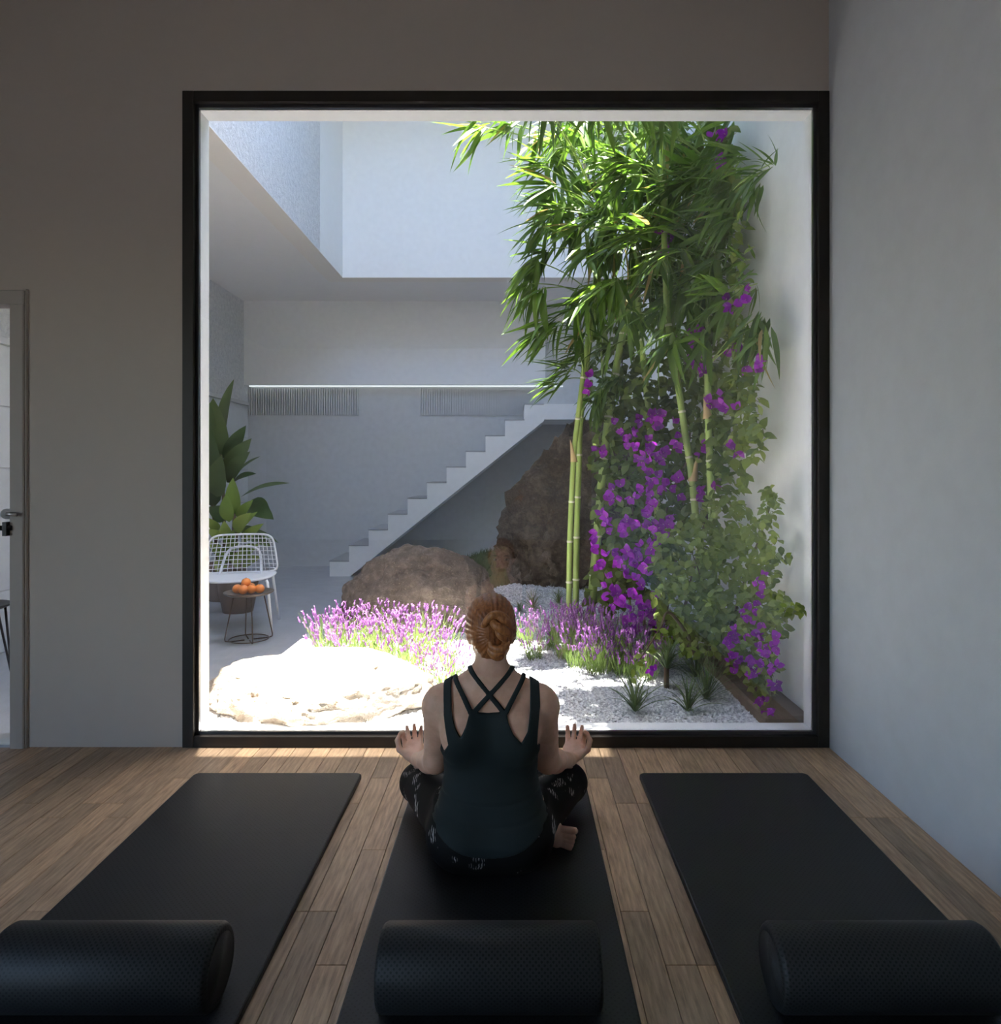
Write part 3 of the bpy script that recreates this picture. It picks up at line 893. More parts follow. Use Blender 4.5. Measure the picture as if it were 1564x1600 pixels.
# ------------------------------------------------------------------ bamboo
def lance(n=6, w=0.11, droop=0.25, fold=0.35):
    v = []; f = []
    for i in range(n+1):
        s_ = i/n
        ww = 0.5*w*(math.sin(math.pi*s_**0.62)**0.9 if 0 < i < n else 0.0)
        z = -droop*s_*s_
        v += [(-ww, s_, z+fold*ww), (0, s_, z), (ww, s_, z+fold*ww)]
    for i in range(n):
        a = 3*i; f += [(a, a+1, a+4, a+3), (a+1, a+2, a+5, a+4)]
    return v, f
def leaf_mesh(name, vf, mat):
    me = bpy.data.meshes.new(name); me.from_pydata(vf[0], [], vf[1]); me.materials.append(mat)
    me.polygons.foreach_set('use_smooth', [True]*len(me.polygons)); return me
BL = [leaf_mesh('bamboo_leaf', lance(6, 0.125, 0.16), M['bleaf']), leaf_mesh('bamboo_leaf', lance(6, 0.11, 0.34), M['bleaf']), leaf_mesh('bamboo_leaf', lance(6, 0.15, 0.08), M['bleaf'])]
BLD = leaf_mesh('bamboo_leaf_dry', lance(6, 0.09, 0.2), M['bleaf_dry'])
def basis(d, up, L):
    y = Vector(d).normalized(); up = Vector(up)
    x = y.cross(up)
    if x.length < 1e-3: x = y.cross(Vector((0,1,0)))
    x.normalize(); z = x.cross(y)
    return Matrix(((x.x,y.x,z.x),(x.y,y.y,z.y),(x.z,y.z,z.z))).to_4x4() @ Matrix.Diagonal((L,L,L,1))
def put(name, me, parent, pos, d, up, L):
    o = bpy.data.objects.new(name, me); COL.objects.link(o)
    attach(o, parent)
    o.matrix_basis = Matrix.Translation(pos) @ basis(d, up, L)
    return o
rb = random.Random(77)
culms = []
def culm(pts, d, r, label, sheaths=()):
    """pts: picture points from base to tip, d: distance (or per point)"""
    ds = d if hasattr(d, '__len__') else [d]*len(pts)
    q = [P(a, c, e) for (a, c), e in zip(pts, ds)]
    q[0].z = gz(q[0].x, q[0].y) - 0.02
    t = thing('bamboo', q[0] + Vector((0,0,0.02)), label, 'bamboo', 'bamboo culms in front of the white courtyard wall')
    q = [v_ for v_ in q if v_.z < 4.5]
    path = arc_pts(q, 8)
    cum = [0]
    for a, c in zip(path, path[1:]): cum.append(cum[-1] + (c-a).length)
    tot = cum[-1]
    rad = [r*(1-0.35*(c/tot)) for c in cum]
    MB().tube(path, rad, 12).build('culm', M['culm'], t, True)
    s_ = 0.12; k = 0
    nodes = []
    while s_ < tot - 0.05:
        i = max(j for j in range(len(cum)) if cum[j] <= s_); i = min(i, len(path)-2)
        fr = (s_-cum[i])/max(cum[i+1]-cum[i], 1e-6)
        c = path[i].lerp(path[i+1], fr); tg = (path[i+1]-path[i]).normalized(); rr = rad[i]
        MB().tube([c-tg*0.008, c-tg*0.003, c+tg*0.003, c+tg*0.008], [rr*1.0, rr*1.14, rr*1.14, rr*1.0], 12).build('node_ring', M['node'], t, True)
        nodes.append(c); s_ += 0.27 + 0.05*rb.random(); k += 1
    for (a, c, sgn) in sheaths:
        e = ds[0]
        p0 = P(a, c, e); p1 = p0 + Vector((sgn*0.018, -r*0.7, 0.16)); 
        n = 8; vv_ = []; fs = []
        for i in range(n+1):
            s2 = i/n; w = r*1.25*(1-s2)**0.8; cc = p0.lerp(p1, s2) + Vector((sgn*0.012*s2*s2, 0, 0))
            for j in range(7):
                an = R(-110 + 220*j/6)
                vv_.append(cc + Vector((w*math.sin(an), -w*math.cos(an), 0)))
        for i in range(n):
            for j in range(6): fs.append((i*7+j, i*7+j+1, (i+1)*7+j+1, (i+1)*7+j))
        MB().add(vv_, fs).build('sheath', M['sheath'], t, True)
    culms.append((t, path, nodes, [0]))
    return t
culm([(889,989),(890,865),(896,722),(901,670),(912,580),(922,500),(932,420),(940,330),(950,220),(960,60)], 4.75, 0.021, 'slender bamboo culm with a pale sheath, outermost toward the gravel', [(897,722,-1)])
culm([(899,975),(901,842),(904,745),(907,662),(918,560),(932,460),(945,340),(955,180),(960,20)], 4.95, 0.024, 'bamboo culm standing close behind the slender sheathed one')
culm([(921,965),(937,790),(949,666),(962,580),(977,501),(987,420),(1000,300),(1005,120),(1010,0)], 5.0, 0.034, 'thickest bamboo culm, leaning toward the white wall')
culm([(1032,960),(1028,820),(1020,707),(1007,580),(1000,513),(995,420),(990,250),(985,60)], 4.85, 0.026, 'bamboo culm half hidden by purple flowers')
culm([(1098,1020),(1092,860),(1086,797),(1080,737),(1069,666),(1056,580),(1045,513),(1040,430),(1035,260),(1030,60)], 4.3, 0.0255, 'leaning bamboo culm with a brown pointed sheath low down', [(1082,752,1)])
culm([(1118,1060),(1115,900),(1112,805),(1107,655),(1106,521),(1113,404),(1115,264),(1115,184),(1116,20)], 4.15, 0.0245, 'straight bamboo culm nearest the white wall', [(1106,655,-1)])
culm([(986,900),(973,790),(954,696),(945,640),(940,560),(938,480)], 5.15, 0.011, 'thin young bamboo shoot among the purple flowers')

extra = [([], []) for _ in culms]
def bunch(px, py, d, ang, n=10, spread=50, L=0.25, tilt=0.0, rnd=rb, dry=0.04):
    """spray of leaves at the end of a branch; ang: main direction in the facade plane, degrees (0 = right, 90 = up)"""
    c = P(px, py, d)
    if c.x > XR-0.10: d = (XR-0.10-0.06*rnd.random())*F/(px-VX); c = P(px, py, d); L *= 0.85
    c.z = min(c.z, 4.5)
    best = min(range(len(culms)-1), key=lambda i: min((q-c).length for q in culms[i][1]) + 0.0012*culms[i][3][0])
    t, path, nodes, cnt = culms[best]
    nd = min(nodes, key=lambda q: (q-c).length + (0.4 if q.z > c.z+0.2 else 0))
    br = t
    if (nd-c).length > 0.06:
        mid = nd.lerp(c, 0.55) + Vector((0, 0, 0.05*min(1,(nd-c).length)))
        br = MB().tube(arc_pts([nd, mid, c], 4), [0.004]*8+[0.0025], 5).build('branch', M['culm'], t, True)
    for k in range(n):
        a = R(ang + rnd.uniform(-spread, spread))
        dy = rnd.gauss(0, 0.45) + tilt
        dr = Vector((math.cos(a), dy, math.sin(a)))
        dr.normalize()
        off = dr*0.0 + Vector((rnd.gauss(0,0.02), rnd.gauss(0,0.03), rnd.gauss(0,0.02)))
        me = BLD if rnd.random() < dry else rnd.choice(BL)
        up = Vector((rnd.gauss(0,0.35), rnd.gauss(-0.25,0.35), 1))
        sc_ = L*rnd.uniform(0.7, 1.2)
        if (c+off).x + dr.x*sc_ > XR-0.06: dr.x = -abs(dr.x)
        if cnt[0] < 290: put('leaf', me, br, c+off, dr, up, sc_)
        else:
            mt = Matrix.Translation(c+off) @ basis(dr, up, sc_); vx_, fx_ = extra[best]; b0 = len(vx_)
            vx_ += [tuple(mt @ q.co) for q in me.vertices]; fx_ += [tuple(j+b0 for j in g.vertices) for g in me.polygons]
        cnt[0] += 1
def B3(cx, cy, d, ang, n=10, spread=45, L=0.25): bunch(690+cx*0.39, 170+cy*0.39, d, ang, int(n*1.5), spread, L*1.2)
for q in [(170,75,4.3,200,11,45,.24),(290,60,4.4,215,9,50,.22),(400,95,4.5,225,9,50,.24),(520,60,4.5,240,9,60,.24),
          (420,235,4.4,170,10,40,.26),(455,310,4.4,185,11,40,.28),(470,400,4.5,190,11,45,.26),(400,470,4.4,220,9,40,.25),(380,610,4.4,235,10,35,.26),
          (430,560,4.5,210,9,45,.24),(400,720,4.4,245,10,35,.27),(350,700,4.4,230,7,30,.24),
          (745,205,4.3,180,13,35,.24),(820,230,4.3,150,10,45,.24),(740,265,4.35,205,11,40,.26),
          (800,500,4.25,182,17,28,.30),(840,480,4.25,20,10,40,.26),(960,560,4.1,340,9,45,.26),(880,590,4.2,250,10,50,.25),
          (700,680,4.3,235,12,60,.26),(620,720,4.4,255,12,60,.26),(560,790,4.4,215,11,50,.25),(460,850,4.4,220,10,35,.24),(400,905,4.5,215,8,35,.22),
          (920,905,4.0,270,15,75,.27),(760,810,4.2,265,11,60,.24),(880,790,4.2,250,10,55,.24),(990,760,4.2,290,9,50,.24),
          (1090,640,4.1,240,10,60,.26),(1100,600,4.0,310,8,50,.26),(1000,480,4.2,10,9,60,.26),
          (1300,245,3.9,190,9,60,.18),(1270,290,3.9,265,9,50,.2),(1200,200,4.0,200,9,60,.24),(1170,160,4.1,240,9,60,.24),(1330,215,3.85,60,4,40,.13),
          (1235,605,3.85,0,5,50,.18),(1265,700,3.85,320,7,50,.2),(1275,830,3.8,285,9,40,.27),(1240,880,3.85,250,9,45,.27),(1290,900,3.85,300,7,30,.25),
          (560,985,4.6,185,10,35,.24),(520,1040,4.7,190,10,35,.22),(470,1095,4.7,185,10,30,.2),(680,950,4.6,200,10,60,.22),
          (560,900,4.6,220,10,60,.22),(900,330,4.3,210,11,60,.26),(1000,280,4.2,200,11,60,.26),(1060,250,4.1,20,9,55,.26),(1130,320,4.1,320,9,60,.24),
          (600,560,4.5,240,11,60,.26),(560,470,4.5,220,11,60,.26),(650,430,4.5,250,11,60,.26),(1060,900,4.0,240,9,50,.24),(700,1080,4.9,250,9,60,.2),
          (640,1130,4.9,235,10,45,.18),(620,1180,4.9,240,8,40,.16)]:
    B3(*q)
rf = random.Random(5)
for i in range(95):      # inner crown, denser and further back
    cx = rf.uniform(430, 1180); cy = rf.uniform(30, 760)
    if cx < 520 and cy > 500: continue
    B3(cx, cy, rf.uniform(4.5, 5.3), rf.uniform(180, 330), 8, 60, 0.28)
for i in range(26):      # crown above the window head
    bunch(rf.uniform(860, 1230), rf.uniform(-60, 190), rf.uniform(3.6, 4.9), rf.uniform(180, 340), 9, 60, 0.28)
for i in range(34):      # sprays above the window head, added to shade the gravel below
    c_ = Vector((rf.uniform(0.05, 1.1), rf.uniform(3.35, 4.2), rf.uniform(3.1, 4.1)))
    bunch(VX + c_.x*F/c_.y, VY - (c_.z-CH)*F/c_.y, c_.y, rf.uniform(180, 360), 10, 80, 0.28)
for (t, path, nodes, cnt), (vx_, fx_) in zip(culms, extra):
    if vx_: link('leaf_mass', fast_mesh('leaf_mass', vx_, fx_), M['bleaf'], t, True)['kind'] = 'stuff'


# ------------------------------------------------------------------ bougainvillea
def ovate(w=0.62, n=4, fold=0.25, curl=0.15):
    v = []; f = []
    for i in range(n+1):
        s_ = i/n; ww = 0.5*w*[0, 0.85, 1.0, 0.6, 0][i] if n == 4 else 0.5*w*math.sin(math.pi*s_)
        z = -curl*s_*s_
        v += [(-ww, s_, z+fold*ww), (0, s_, z), (ww, s_, z+fold*ww)]
    for i in range(n):
        a = 3*i; f += [(a, a+1, a+4, a+3), (a+1, a+2, a+5, a+4)]
    return v, f
VL = [leaf_mesh('vine_leaf', ovate(0.62), M['vleaf']), leaf_mesh('vine_leaf', ovate(0.7, 4, 0.1, 0.3), M['vleaf'])]
fv = []; ff = []
for k in range(3):
    a = R(120*k)
    v, f = ovate(0.85, 4, 0.3, -0.35)
    for q in v:
        yy = q[1]; zz = q[2]*1.0
        x_, y_, z_ = q[0], yy*0.72, zz + yy*0.55
        fv.append((x_*math.cos(a)-y_*math.sin(a), x_*math.sin(a)+y_*math.cos(a), z_))
    ff += [tuple(i+len(fv)-len(v) for i in g) for g in f]
nb_ = len(fv)
fv += [(0.06,0,0.1),(-0.06,0,0.1),(0,0.06,0.1),(0,-0.06,0.1),(0,0,0.5)]
ff += [(nb_,nb_+2,nb_+4),(nb_+2,nb_+1,nb_+4),(nb_+1,nb_+3,nb_+4),(nb_+3,nb_,nb_+4)]
FL = leaf_mesh('bract_flower', (fv, ff), M['flower']); FL.materials.append(M['flower_eye'])
for p_ in FL.polygons:
    if len(p_.vertices) == 3: p_.material_index = 1
rv = random.Random(9)
def inside(p, m):
    '''bring a point that would lie in the wall forward to just in front of it'''
    if p.x > XR-m:
        k_ = (XR-m)/p.x; p = Vector((p.x*k_, p.y*k_, CH+(p.z-CH)*k_))
    return p
def vine(root, label, stems, leaf_spots, flower_spots, max_parts=290):
    t = thing('bougainvillea', root, label, 'flowering vine')
    for sp in stems:
        sp = [inside(q, 0.06) for q in sp]
        MB().tube(arc_pts(sp, 6), [0.012*(1-0.8*i/(6*(len(sp)-1))) for i in range(6*(len(sp)-1)+1)], 6).build('stem', M['bark'], t, True)
    leaf_spots.sort(key=lambda q: q[0].y)
    V2 = []; F2 = []; base_v, base_f = ovate(0.65)
    for i, (p, L) in enumerate(leaf_spots):
        d = Vector((rv.gauss(0,0.7), rv.gauss(-0.35,0.5), rv.gauss(-0.35,0.55)))
        up = Vector((rv.gauss(0,0.5), -0.7+rv.gauss(0,0.4), 0.9))
        if i < max_parts: put('leaf', rv.choice(VL), t, p, d, up, L)
        else:
            mt = Matrix.Translation(p) @ basis(d, up, L); b0 = len(V2)
            V2 += [tuple(mt @ Vector(q)) for q in base_v]; F2 += [tuple(j+b0 for j in g) for g in base_f]
    if V2:
        me = fast_mesh('foliage', V2, F2)
        link('foliage', me, M['vleaf'], t, True)['kind'] = 'stuff'
    for (p, L) in flower_spots[:290]:
        L *= min(1, p.y/4.3); p = inside(p, 0.19)
        put('flower', FL, t, p, Vector((rv.gauss(0,0.5), rv.gauss(0,0.4), rv.gauss(0.3,0.5))), Vector((rv.gauss(-0.2,0.5), -1+rv.gauss(0,0.4), rv.gauss(0.1,0.5))), L)
    return t
def cloud(blobs, rnd, L0, L1):
    out = []
    for (px, py, d, rx, ry, n) in blobs:
        for _ in range(n):
            a = rnd.uniform(0, 6.283); r_ = math.sqrt(rnd.random())
            dd = d + rnd.gauss(0, 0.12)
            p = P(px + rx*r_*math.cos(a), py + ry*r_*math.sin(a), dd)
            if p.x > XR-0.10:
                p = P(px + rx*r_*math.cos(a), py + ry*r_*math.sin(a), 1.0); p = P(px + rx*r_*math.cos(a), py + ry*r_*math.sin(a), (XR-0.10-0.08*rnd.random())/p.x)
            p.z = max(p.z, gz(p.x, p.y)+0.02)
            out.append((p, rnd.uniform(L0, L1)*p.y/4.3))
    return out
V1 = [(985,640,5.1,60,60,190),(1000,720,5.0,75,60,220),(1010,800,4.9,80,60,230),(1000,880,4.8,70,60,200),(1050,600,4.9,75,60,150),(1110,560,4.6,70,70,190),(1150,640,4.4,40,60,120),
      (1120,720,4.5,50,70,160),(1060,700,4.8,70,70,170),(960,560,5.2,50,60,100),(1080,480,4.8,80,60,130),(1125,440,4.5,45,80,90),(1130,330,4.6,35,90,60),(1060,330,5.1,90,110,170),(1000,250,5.2,100,80,150),
      (1100,240,4.7,50,80,80),(950,920,4.9,30,40,50),(1185,690,4.2,10,30,14)]
lf1 = cloud([q[:5]+(int(q[5]*1.6),) for q in V1], rv, 0.055, 0.095)
f1 = []
for (px, py, d, rx, ry, n) in [(1025,655,4.75,32,14,12),(980,665,4.8,22,25,9),(1020,720,4.65,26,30,18),(1000,715,4.7,10,8,3),(940,705,4.85,8,10,3),(1065,690,4.6,14,14,4),(1048,755,4.6,24,20,10),(1000,770,4.6,28,22,12),(965,820,4.5,25,22,14),
          (1010,810,4.55,20,25,8),(1040,820,4.5,16,22,8),(1015,860,4.45,16,25,9),(975,870,4.45,30,14,12),(1000,893,4.4,22,14,7),(960,930,4.4,22,30,16),(1000,935,4.35,22,30,16),(1018,960,4.3,12,20,8),(985,985,4.35,14,14,6),(925,850,4.7,10,18,4),
          (1125,625,4.25,18,14,8),(1090,575,4.4,20,14,6),(1080,520,4.5,18,20,7),(1100,560,4.4,10,10,3),(1145,475,4.15,14,10,4),(1165,465,4.1,14,14,5),(1150,545,4.1,14,14,4),(1180,570,4.05,16,10,5),(1148,700,4.1,8,14,3),(1100,765,4.4,18,10,4),(1095,705,4.5,10,14,3),
          (1045,370,4.6,10,8,3),(1040,395,4.6,8,6,2),(1130,215,4.4,18,8,4),(1130,265,4.4,16,10,4),(920,600,4.9,5,12,3),(960,770,4.6,14,18,5),(940,880,4.6,8,10,3)]:
    for _ in range(n):
        p = P(px + rv.gauss(0, rx*0.55), py + rv.gauss(0, ry*0.55), d + rv.gauss(-0.24, 0.06)); f1.append((p, rv.uniform(0.038, 0.056)))
st1 = [[P(1010,1010,5.0), P(1000,900,5.0), P(985,760,5.05), P(970,620,5.2), P(985,430,5.2), P(1010,260,5.2)],
       [P(1030,1010,4.9), P(1060,850,4.9), P(1080,650,4.8), P(1090,450,4.8), P(1110,260,4.8)],
       [P(1020,1000,4.9), P(1040,800,4.8), P(1110,640,4.6), P(1150,420,4.5)], [P(1060,760,4.8), P(1130,720,4.45), P(1185,690,4.2), P(1192,670,4.2)]]
for sp in st1: sp[0].z = 0.05 if sp[0].z > 0 else sp[0].z
rt = Vector((P(1020,1000,4.95).x, 4.95, gz(1.0, 4.95)))
vine(rt, 'tall bougainvillea with purple bracts climbing behind the bamboo', st1, lf1, f1)
V2b = [(1080,870,4.1,60,60,190),(1130,820,3.95,50,50,130),(1150,880,3.9,50,50,150),(1190,850,3.7,30,40,60),(1075,940,4.0,60,45,180),(1140,960,3.8,50,45,160),(1195,920,3.65,30,40,70),(1110,1000,3.75,50,25,80),
       (1180,1000,3.55,35,40,90),(1060,990,4.0,40,20,50),(1215,960,3.5,25,30,40),(1190,1060,3.42,25,35,50),(1205,790,3.75,12,30,24),(1200,770,3.72,10,10,10),(1240,950,3.45,20,10,18),(1210,870,3.6,25,10,16),(1155,1040,3.6,20,14,20)]
lf2 = cloud([q[:5]+(int(q[5]*1.5),) for q in V2b], rv, 0.045, 0.078)
sprig = []
for i in range(13):
    s_ = i/12; p = P(1030-45*s_ + rv.gauss(0,3), 985+75*s_ - 20*s_*(1-s_), 3.6-0.1*s_); sprig.append((p, 0.048))
lf2 = sprig + lf2
f2 = []
for (px, py, d, rx, ry, n) in [(1145,995,3.55,12,16,8),(1180,985,3.5,14,14,5),(1175,1030,3.45,16,14,6),(1200,1020,3.4,14,14,6),(1160,1050,3.5,12,14,6),(1210,1075,3.3,8,12,5),(1190,1095,3.3,8,8,3),(1200,1112,3.3,5,10,4),(1190,905,3.6,16,12,5),(1205,1045,3.35,10,12,4),(1020,1045,3.6,6,6,2),(1150,1030,3.5,14,8,4),(1215,1000,3.4,6,10,3),(1200,1125,3.3,3,6,2),(1170,960,3.55,12,14,5),(1135,1000,3.55,12,12,5),(1185,940,3.5,10,12,4),(1185,1045,3.35,12,12,5)]:
    for _ in range(n):
        f2.append((P(px + rv.gauss(0, rx*0.55), py + rv.gauss(0, ry*0.55), d + rv.gauss(-0.10, 0.04)), rv.uniform(0.034, 0.047)))
st2 = [[P(1120,1075,4.0), P(1110,950,4.0), P(1080,860,4.1)], [P(1125,1075,3.95), P(1150,950,3.8), P(1200,800,3.72), P(1205,765,3.72)], [P(1120,1060,3.95), P(1170,980,3.6), P(1240,950,3.45)], [P(1120,1060,3.95), P(1180,1000,3.55), P(1205,1060,3.35), P(1200,1125,3.3)], [P(1110,1050,3.95), P(1050,960,3.7), P(1030,985,3.6), P(1000,1030,3.52)]]
for sp in st2: sp[0].z = max(0.03, min(sp[0].z, 0.1))
vine(Vector((P(1120,1075,4.0).x, 4.0, 0.03)), 'leafy bougainvillea spilling over the timber sleeper', st2, lf2, f2)

# ------------------------------------------------------------------ lavender
def lav_meshes(seed, n, H, spread):
    rl = random.Random(seed)
    sv = []; sf = []; fv_ = []; ff_ = []
    for i in range(n):
        a = rl.uniform(0, 6.283); r0 = 0.05*math.sqrt(rl.random()); lean = spread*math.sqrt(rl.random())
        h = H*rl.uniform(0.35, 1.0)
        b0 = Vector((r0*math.cos(a), r0*math.sin(a), 0)); tp = Vector(((r0+lean*h)*math.cos(a), (r0+lean*h)*math.sin(a), h))
        md_ = b0.lerp(tp, 0.5) + Vector((0,0,0.06*h)); w = 0.0016
        an = rl.uniform(0, 3.14); ox = Vector((math.cos(an)*w, math.sin(an)*w, 0))
        k = len(sv); sv += [b0-ox, b0+ox, md_-ox, md_+ox, tp-ox*0.6, tp+ox*0.6]; sf += [(k,k+1,k+3,k+2),(k+2,k+3,k+5,k+4)]
        for j in range(6):       # needle leaves low on the stem
            s_ = rl.uniform(0.05, 0.6); c = b0.lerp(tp, s_); an = rl.uniform(0, 6.28); ln = rl.uniform(0.03, 0.06)
            e = c + Vector((math.cos(an)*ln*0.5, math.sin(an)*ln*0.5, ln)); ox = Vector((-math.sin(an), math.cos(an), 0))*0.0022
            k = len(sv); sv += [c-ox, c+ox, e]; sf.append((k,k+1,k+2))
        ax = (tp-md_).normalized(); hl = rl.uniform(0.022, 0.036); r_ = 0.0062
        u_ = ax.cross(Vector((1,0.2,0))).normalized(); w_ = ax.cross(u_)
        k = len(fv_)
        for (s_, q) in ((0,0.5),(0.35,1.0),(0.75,0.9)):
            for m_ in range(4):
                th = m_*1.5708; fv_.append(tp + ax*hl*s_ + (u_*math.cos(th)+w_*math.sin(th))*r_*q)
        fv_.append(tp + ax*hl)
        for m_ in range(4):
            n2 = (m_+1) % 4
            ff_ += [(k+m_,k+n2,k+4+n2,k+4+m_),(k+4+m_,k+4+n2,k+8+n2,k+8+m_),(k+8+m_,k+8+n2,k+12)]
        tb = tp + ax*hl*0.9                                     # ear-like top bracts
        for m_ in range(3):
            th = m_*2.094 + an; dd = (u_*math.cos(th)+w_*math.sin(th)); e = tb + ax*0.012 + dd*0.009; sdv = ax.cross(dd)*0.004
            k2 = len(fv_); fv_ += [tb, tb.lerp(e,0.6)-sdv, e, tb.lerp(e,0.6)+sdv]; ff_.append((k2,k2+1,k2+2,k2+3))
    ms = bpy.data.meshes.new('lavender_stems'); ms.from_pydata([tuple(q) for q in sv], [], sf); ms.materials.append(M['lav_stem'])
    mf = bpy.data.meshes.new('lavender_flowers'); mf.from_pydata([tuple(q) for q in fv_], [], ff_); mf.materials.append(M['lav_flower'])
    return ms, mf
LAV = [lav_meshes(1, 46, 0.27, 0.5), lav_meshes(2, 40, 0.24, 0.55), lav_meshes(3, 52, 0.30, 0.45)]
def lavender(x, y, k, s_, label, group):
    t = thing('lavender', (x, y, gz(x, y)), label, 'lavender', group)
    for nm, me in zip(('stems', 'flowers'), LAV[k % 3]):
        o = bpy.data.objects.new(nm, me); COL.objects.link(o); attach(o, t)
        o.location = (x, y, gz(x, y)-0.005); o.rotation_euler = (0, 0, rv.uniform(0, 6.28)); o.scale = (s_, s_, s_)
        o['kind'] = 'stuff'
k = 0
for (px, d) in [(505,4.35),(530,4.5),(555,4.3),(575,4.55),(595,4.2),(600,4.45),(620,4.3),(635,4.55),(650,4.2),(665,4.45),(545,4.15),(515,4.2),(640,4.05),(685,4.35)]:
    lavender((px-VX)*d/F, d, k, 0.9+0.25*rv.random(), 'lavender clump in bloom against the rounded speckled boulder' if d > 4.32 else 'lavender clump in bloom close behind the flat sunlit boulder', 'lavender between the boulders'); k += 1
for (px, d, s_) in [(668,3.85,.7),(690,3.75,.65),(712,3.9,.7),(700,4.05,.75)]:
    lavender((px-VX)*d/F, d, k, s_, 'sparse lavender clump beside the flat sunlit boulder', 'sparse lavender beside the flat boulder'); k += 1
for (px, d, s_) in [(835,4.25,.8),(855,4.5,.95),(880,4.3,1.0),(900,4.1,1.0),(905,4.5,1.1),(930,4.2,1.1),(945,4.0,1.05),(960,4.35,1.15),(985,4.1,1.1),(975,3.9,1.0),(1005,4.0,1.1),(930,3.95,.85),(870,4.7,1.0),(925,4.6,1.15),(820,4.6,.8),(1010,3.85,0.95),(890,4.85,1.0)]:
    lavender((px-VX)*d/F, d, k, s_, 'lavender clump around the bases of the bamboo culms' if d > 4.4 else ('lavender clump spilling onto the open gravel before the bamboo' if px < 925 else 'lavender clump at the foot of the purple bougainvillea'), 'lavender under the bamboo'); k += 1

# ------------------------------------------------------------------ spiky plants
def spiky(x, y, n, L, w, label, up=0.7, lift=0.0):
    z = gz(x, y) + lift
    t = thing('spiky_plant', (x, y, gz(x, y)), label, 'spiky plant')
    if lift: MB().tube([(x, y, gz(x,y)-0.02), (x, y, z+0.02)], [0.016, 0.014], 8).build('stem', M['bark'], t, True)
    for i in range(n):
        a = i*2.39996 + rv.uniform(-.2,.2); el = R(12 + 70*((i/n)**up) + rv.uniform(-6,6)); l_ = L*rv.uniform(0.75, 1.1)
        d = Vector((math.cos(a)*math.cos(el), math.sin(a)*math.cos(el), math.sin(el)))
        b0 = Vector((x, y, z+0.005)) + d*0.01
        v, f = blade(b0, b0+d*l_, w, Vector((0,0,1)) if el < 1.2 else Vector((1,0,0.1)), 0.5, 0.02, 5, lambda s_: (0.75+0.6*s_)*(1-s_)**0.55 if s_ > 0 else 0.7)
        MB().add(v, f).build('leaf', M['spike'], t, True)
spiky(0.60, 3.32, 34, 0.19, 0.013, 'spiky grey-green tuft on the gravel beside the sill')
spiky(0.86, 3.32, 30, 0.17, 0.012, 'spiky tuft between the gravel and the timber sleeper')
spiky(0.84, 3.70, 34, 0.20, 0.015, 'small yucca on a short stem under the bougainvillea', lift=0.10)
spiky(1.00, 3.50, 60, 0.26, 0.007, 'dark fine-leaved tuft against the timber sleeper')
spiky(1.04, 3.85, 60, 0.26, 0.007, 'dark fine-leaved tuft under the spilling bougainvillea')
spiky(0.15, 5.35, 40, 0.17, 0.008, 'spiky grass tuft on the gravel rise by the dark boulder')
spiky(0.04, 5.30, 30, 0.09, 0.007, 'very small grass tuft on the gravel rise')
spiky(0.36, 5.45, 30, 0.13, 0.008, 'thin grass tuft behind the bamboo foot')
#PART3
# ------------------------------------------------------------------ seated person
# local frame: x right, y forward (toward the window), z up, origin on the mat under the pelvis
PX, PY, PZ = -0.0715, 2.06, 0.0205
V3 = lambda *a: np.array(a, dtype=np.float32)
def p_cone(a, b_, ra, rb_):
    a, b_ = np.array(a, dtype=np.float32), np.array(b_, dtype=np.float32)
    def fn(X, Y, Z):
        ab = b_-a; L2 = float(ab@ab) + 1e-9
        t_ = np.clip(((X-a[0])*ab[0] + (Y-a[1])*ab[1] + (Z-a[2])*ab[2])/L2, 0, 1)
        d = np.sqrt((X-a[0]-t_*ab[0])**2 + (Y-a[1]-t_*ab[1])**2 + (Z-a[2]-t_*ab[2])**2)
        return d - (ra + t_*(rb_-ra))
    m = max(ra, rb_)
    return fn, np.minimum(a, b_)-m, np.maximum(a, b_)+m
def p_ell(c, r, rot=None):
    c = np.array(c, dtype=np.float32); r = np.array(r, dtype=np.float32)
    Rm = None if rot is None else np.array(rot, dtype=np.float32)    # rows: local axes
    def fn(X, Y, Z):
        x_, y_, z_ = X-c[0], Y-c[1], Z-c[2]
        if Rm is not None:
            x_, y_, z_ = (Rm[0,0]*x_+Rm[0,1]*y_+Rm[0,2]*z_, Rm[1,0]*x_+Rm[1,1]*y_+Rm[1,2]*z_, Rm[2,0]*x_+Rm[2,1]*y_+Rm[2,2]*z_)
        k0 = np.sqrt((x_/r[0])**2 + (y_/r[1])**2 + (z_/r[2])**2)
        k1 = np.sqrt((x_/r[0]**2)**2 + (y_/r[1]**2)**2 + (z_/r[2]**2)**2) + 1e-6
        return k0*(k0-1)/k1
    m = r.max() if rot is not None else r
    return fn, c-m, c+m
def p_loft(rows):
    rows = np.array(rows, dtype=np.float32); zs = rows[:,0]
    def fn(X, Y, Z):
        z_ = Z
        a = np.interp(z_, zs, rows[:,1]).astype(np.float32); b2 = np.interp(z_, zs, rows[:,2]).astype(np.float32); cy = np.interp(z_, zs, rows[:,3]).astype(np.float32)
        q = ((np.abs(X)/a)**2.3 + (np.abs(Y-cy)/b2)**2.3)**(1/2.3)
        d = (q-1)*np.minimum(a, b2)
        return np.maximum(d, np.maximum(zs[0]-z_, z_-zs[-1]))
    return fn, np.array([-rows[:,1].max(), -rows[:,2].max()-0.02, zs[0]]), np.array([rows[:,1].max(), rows[:,2].max()+0.03, zs[-1]])
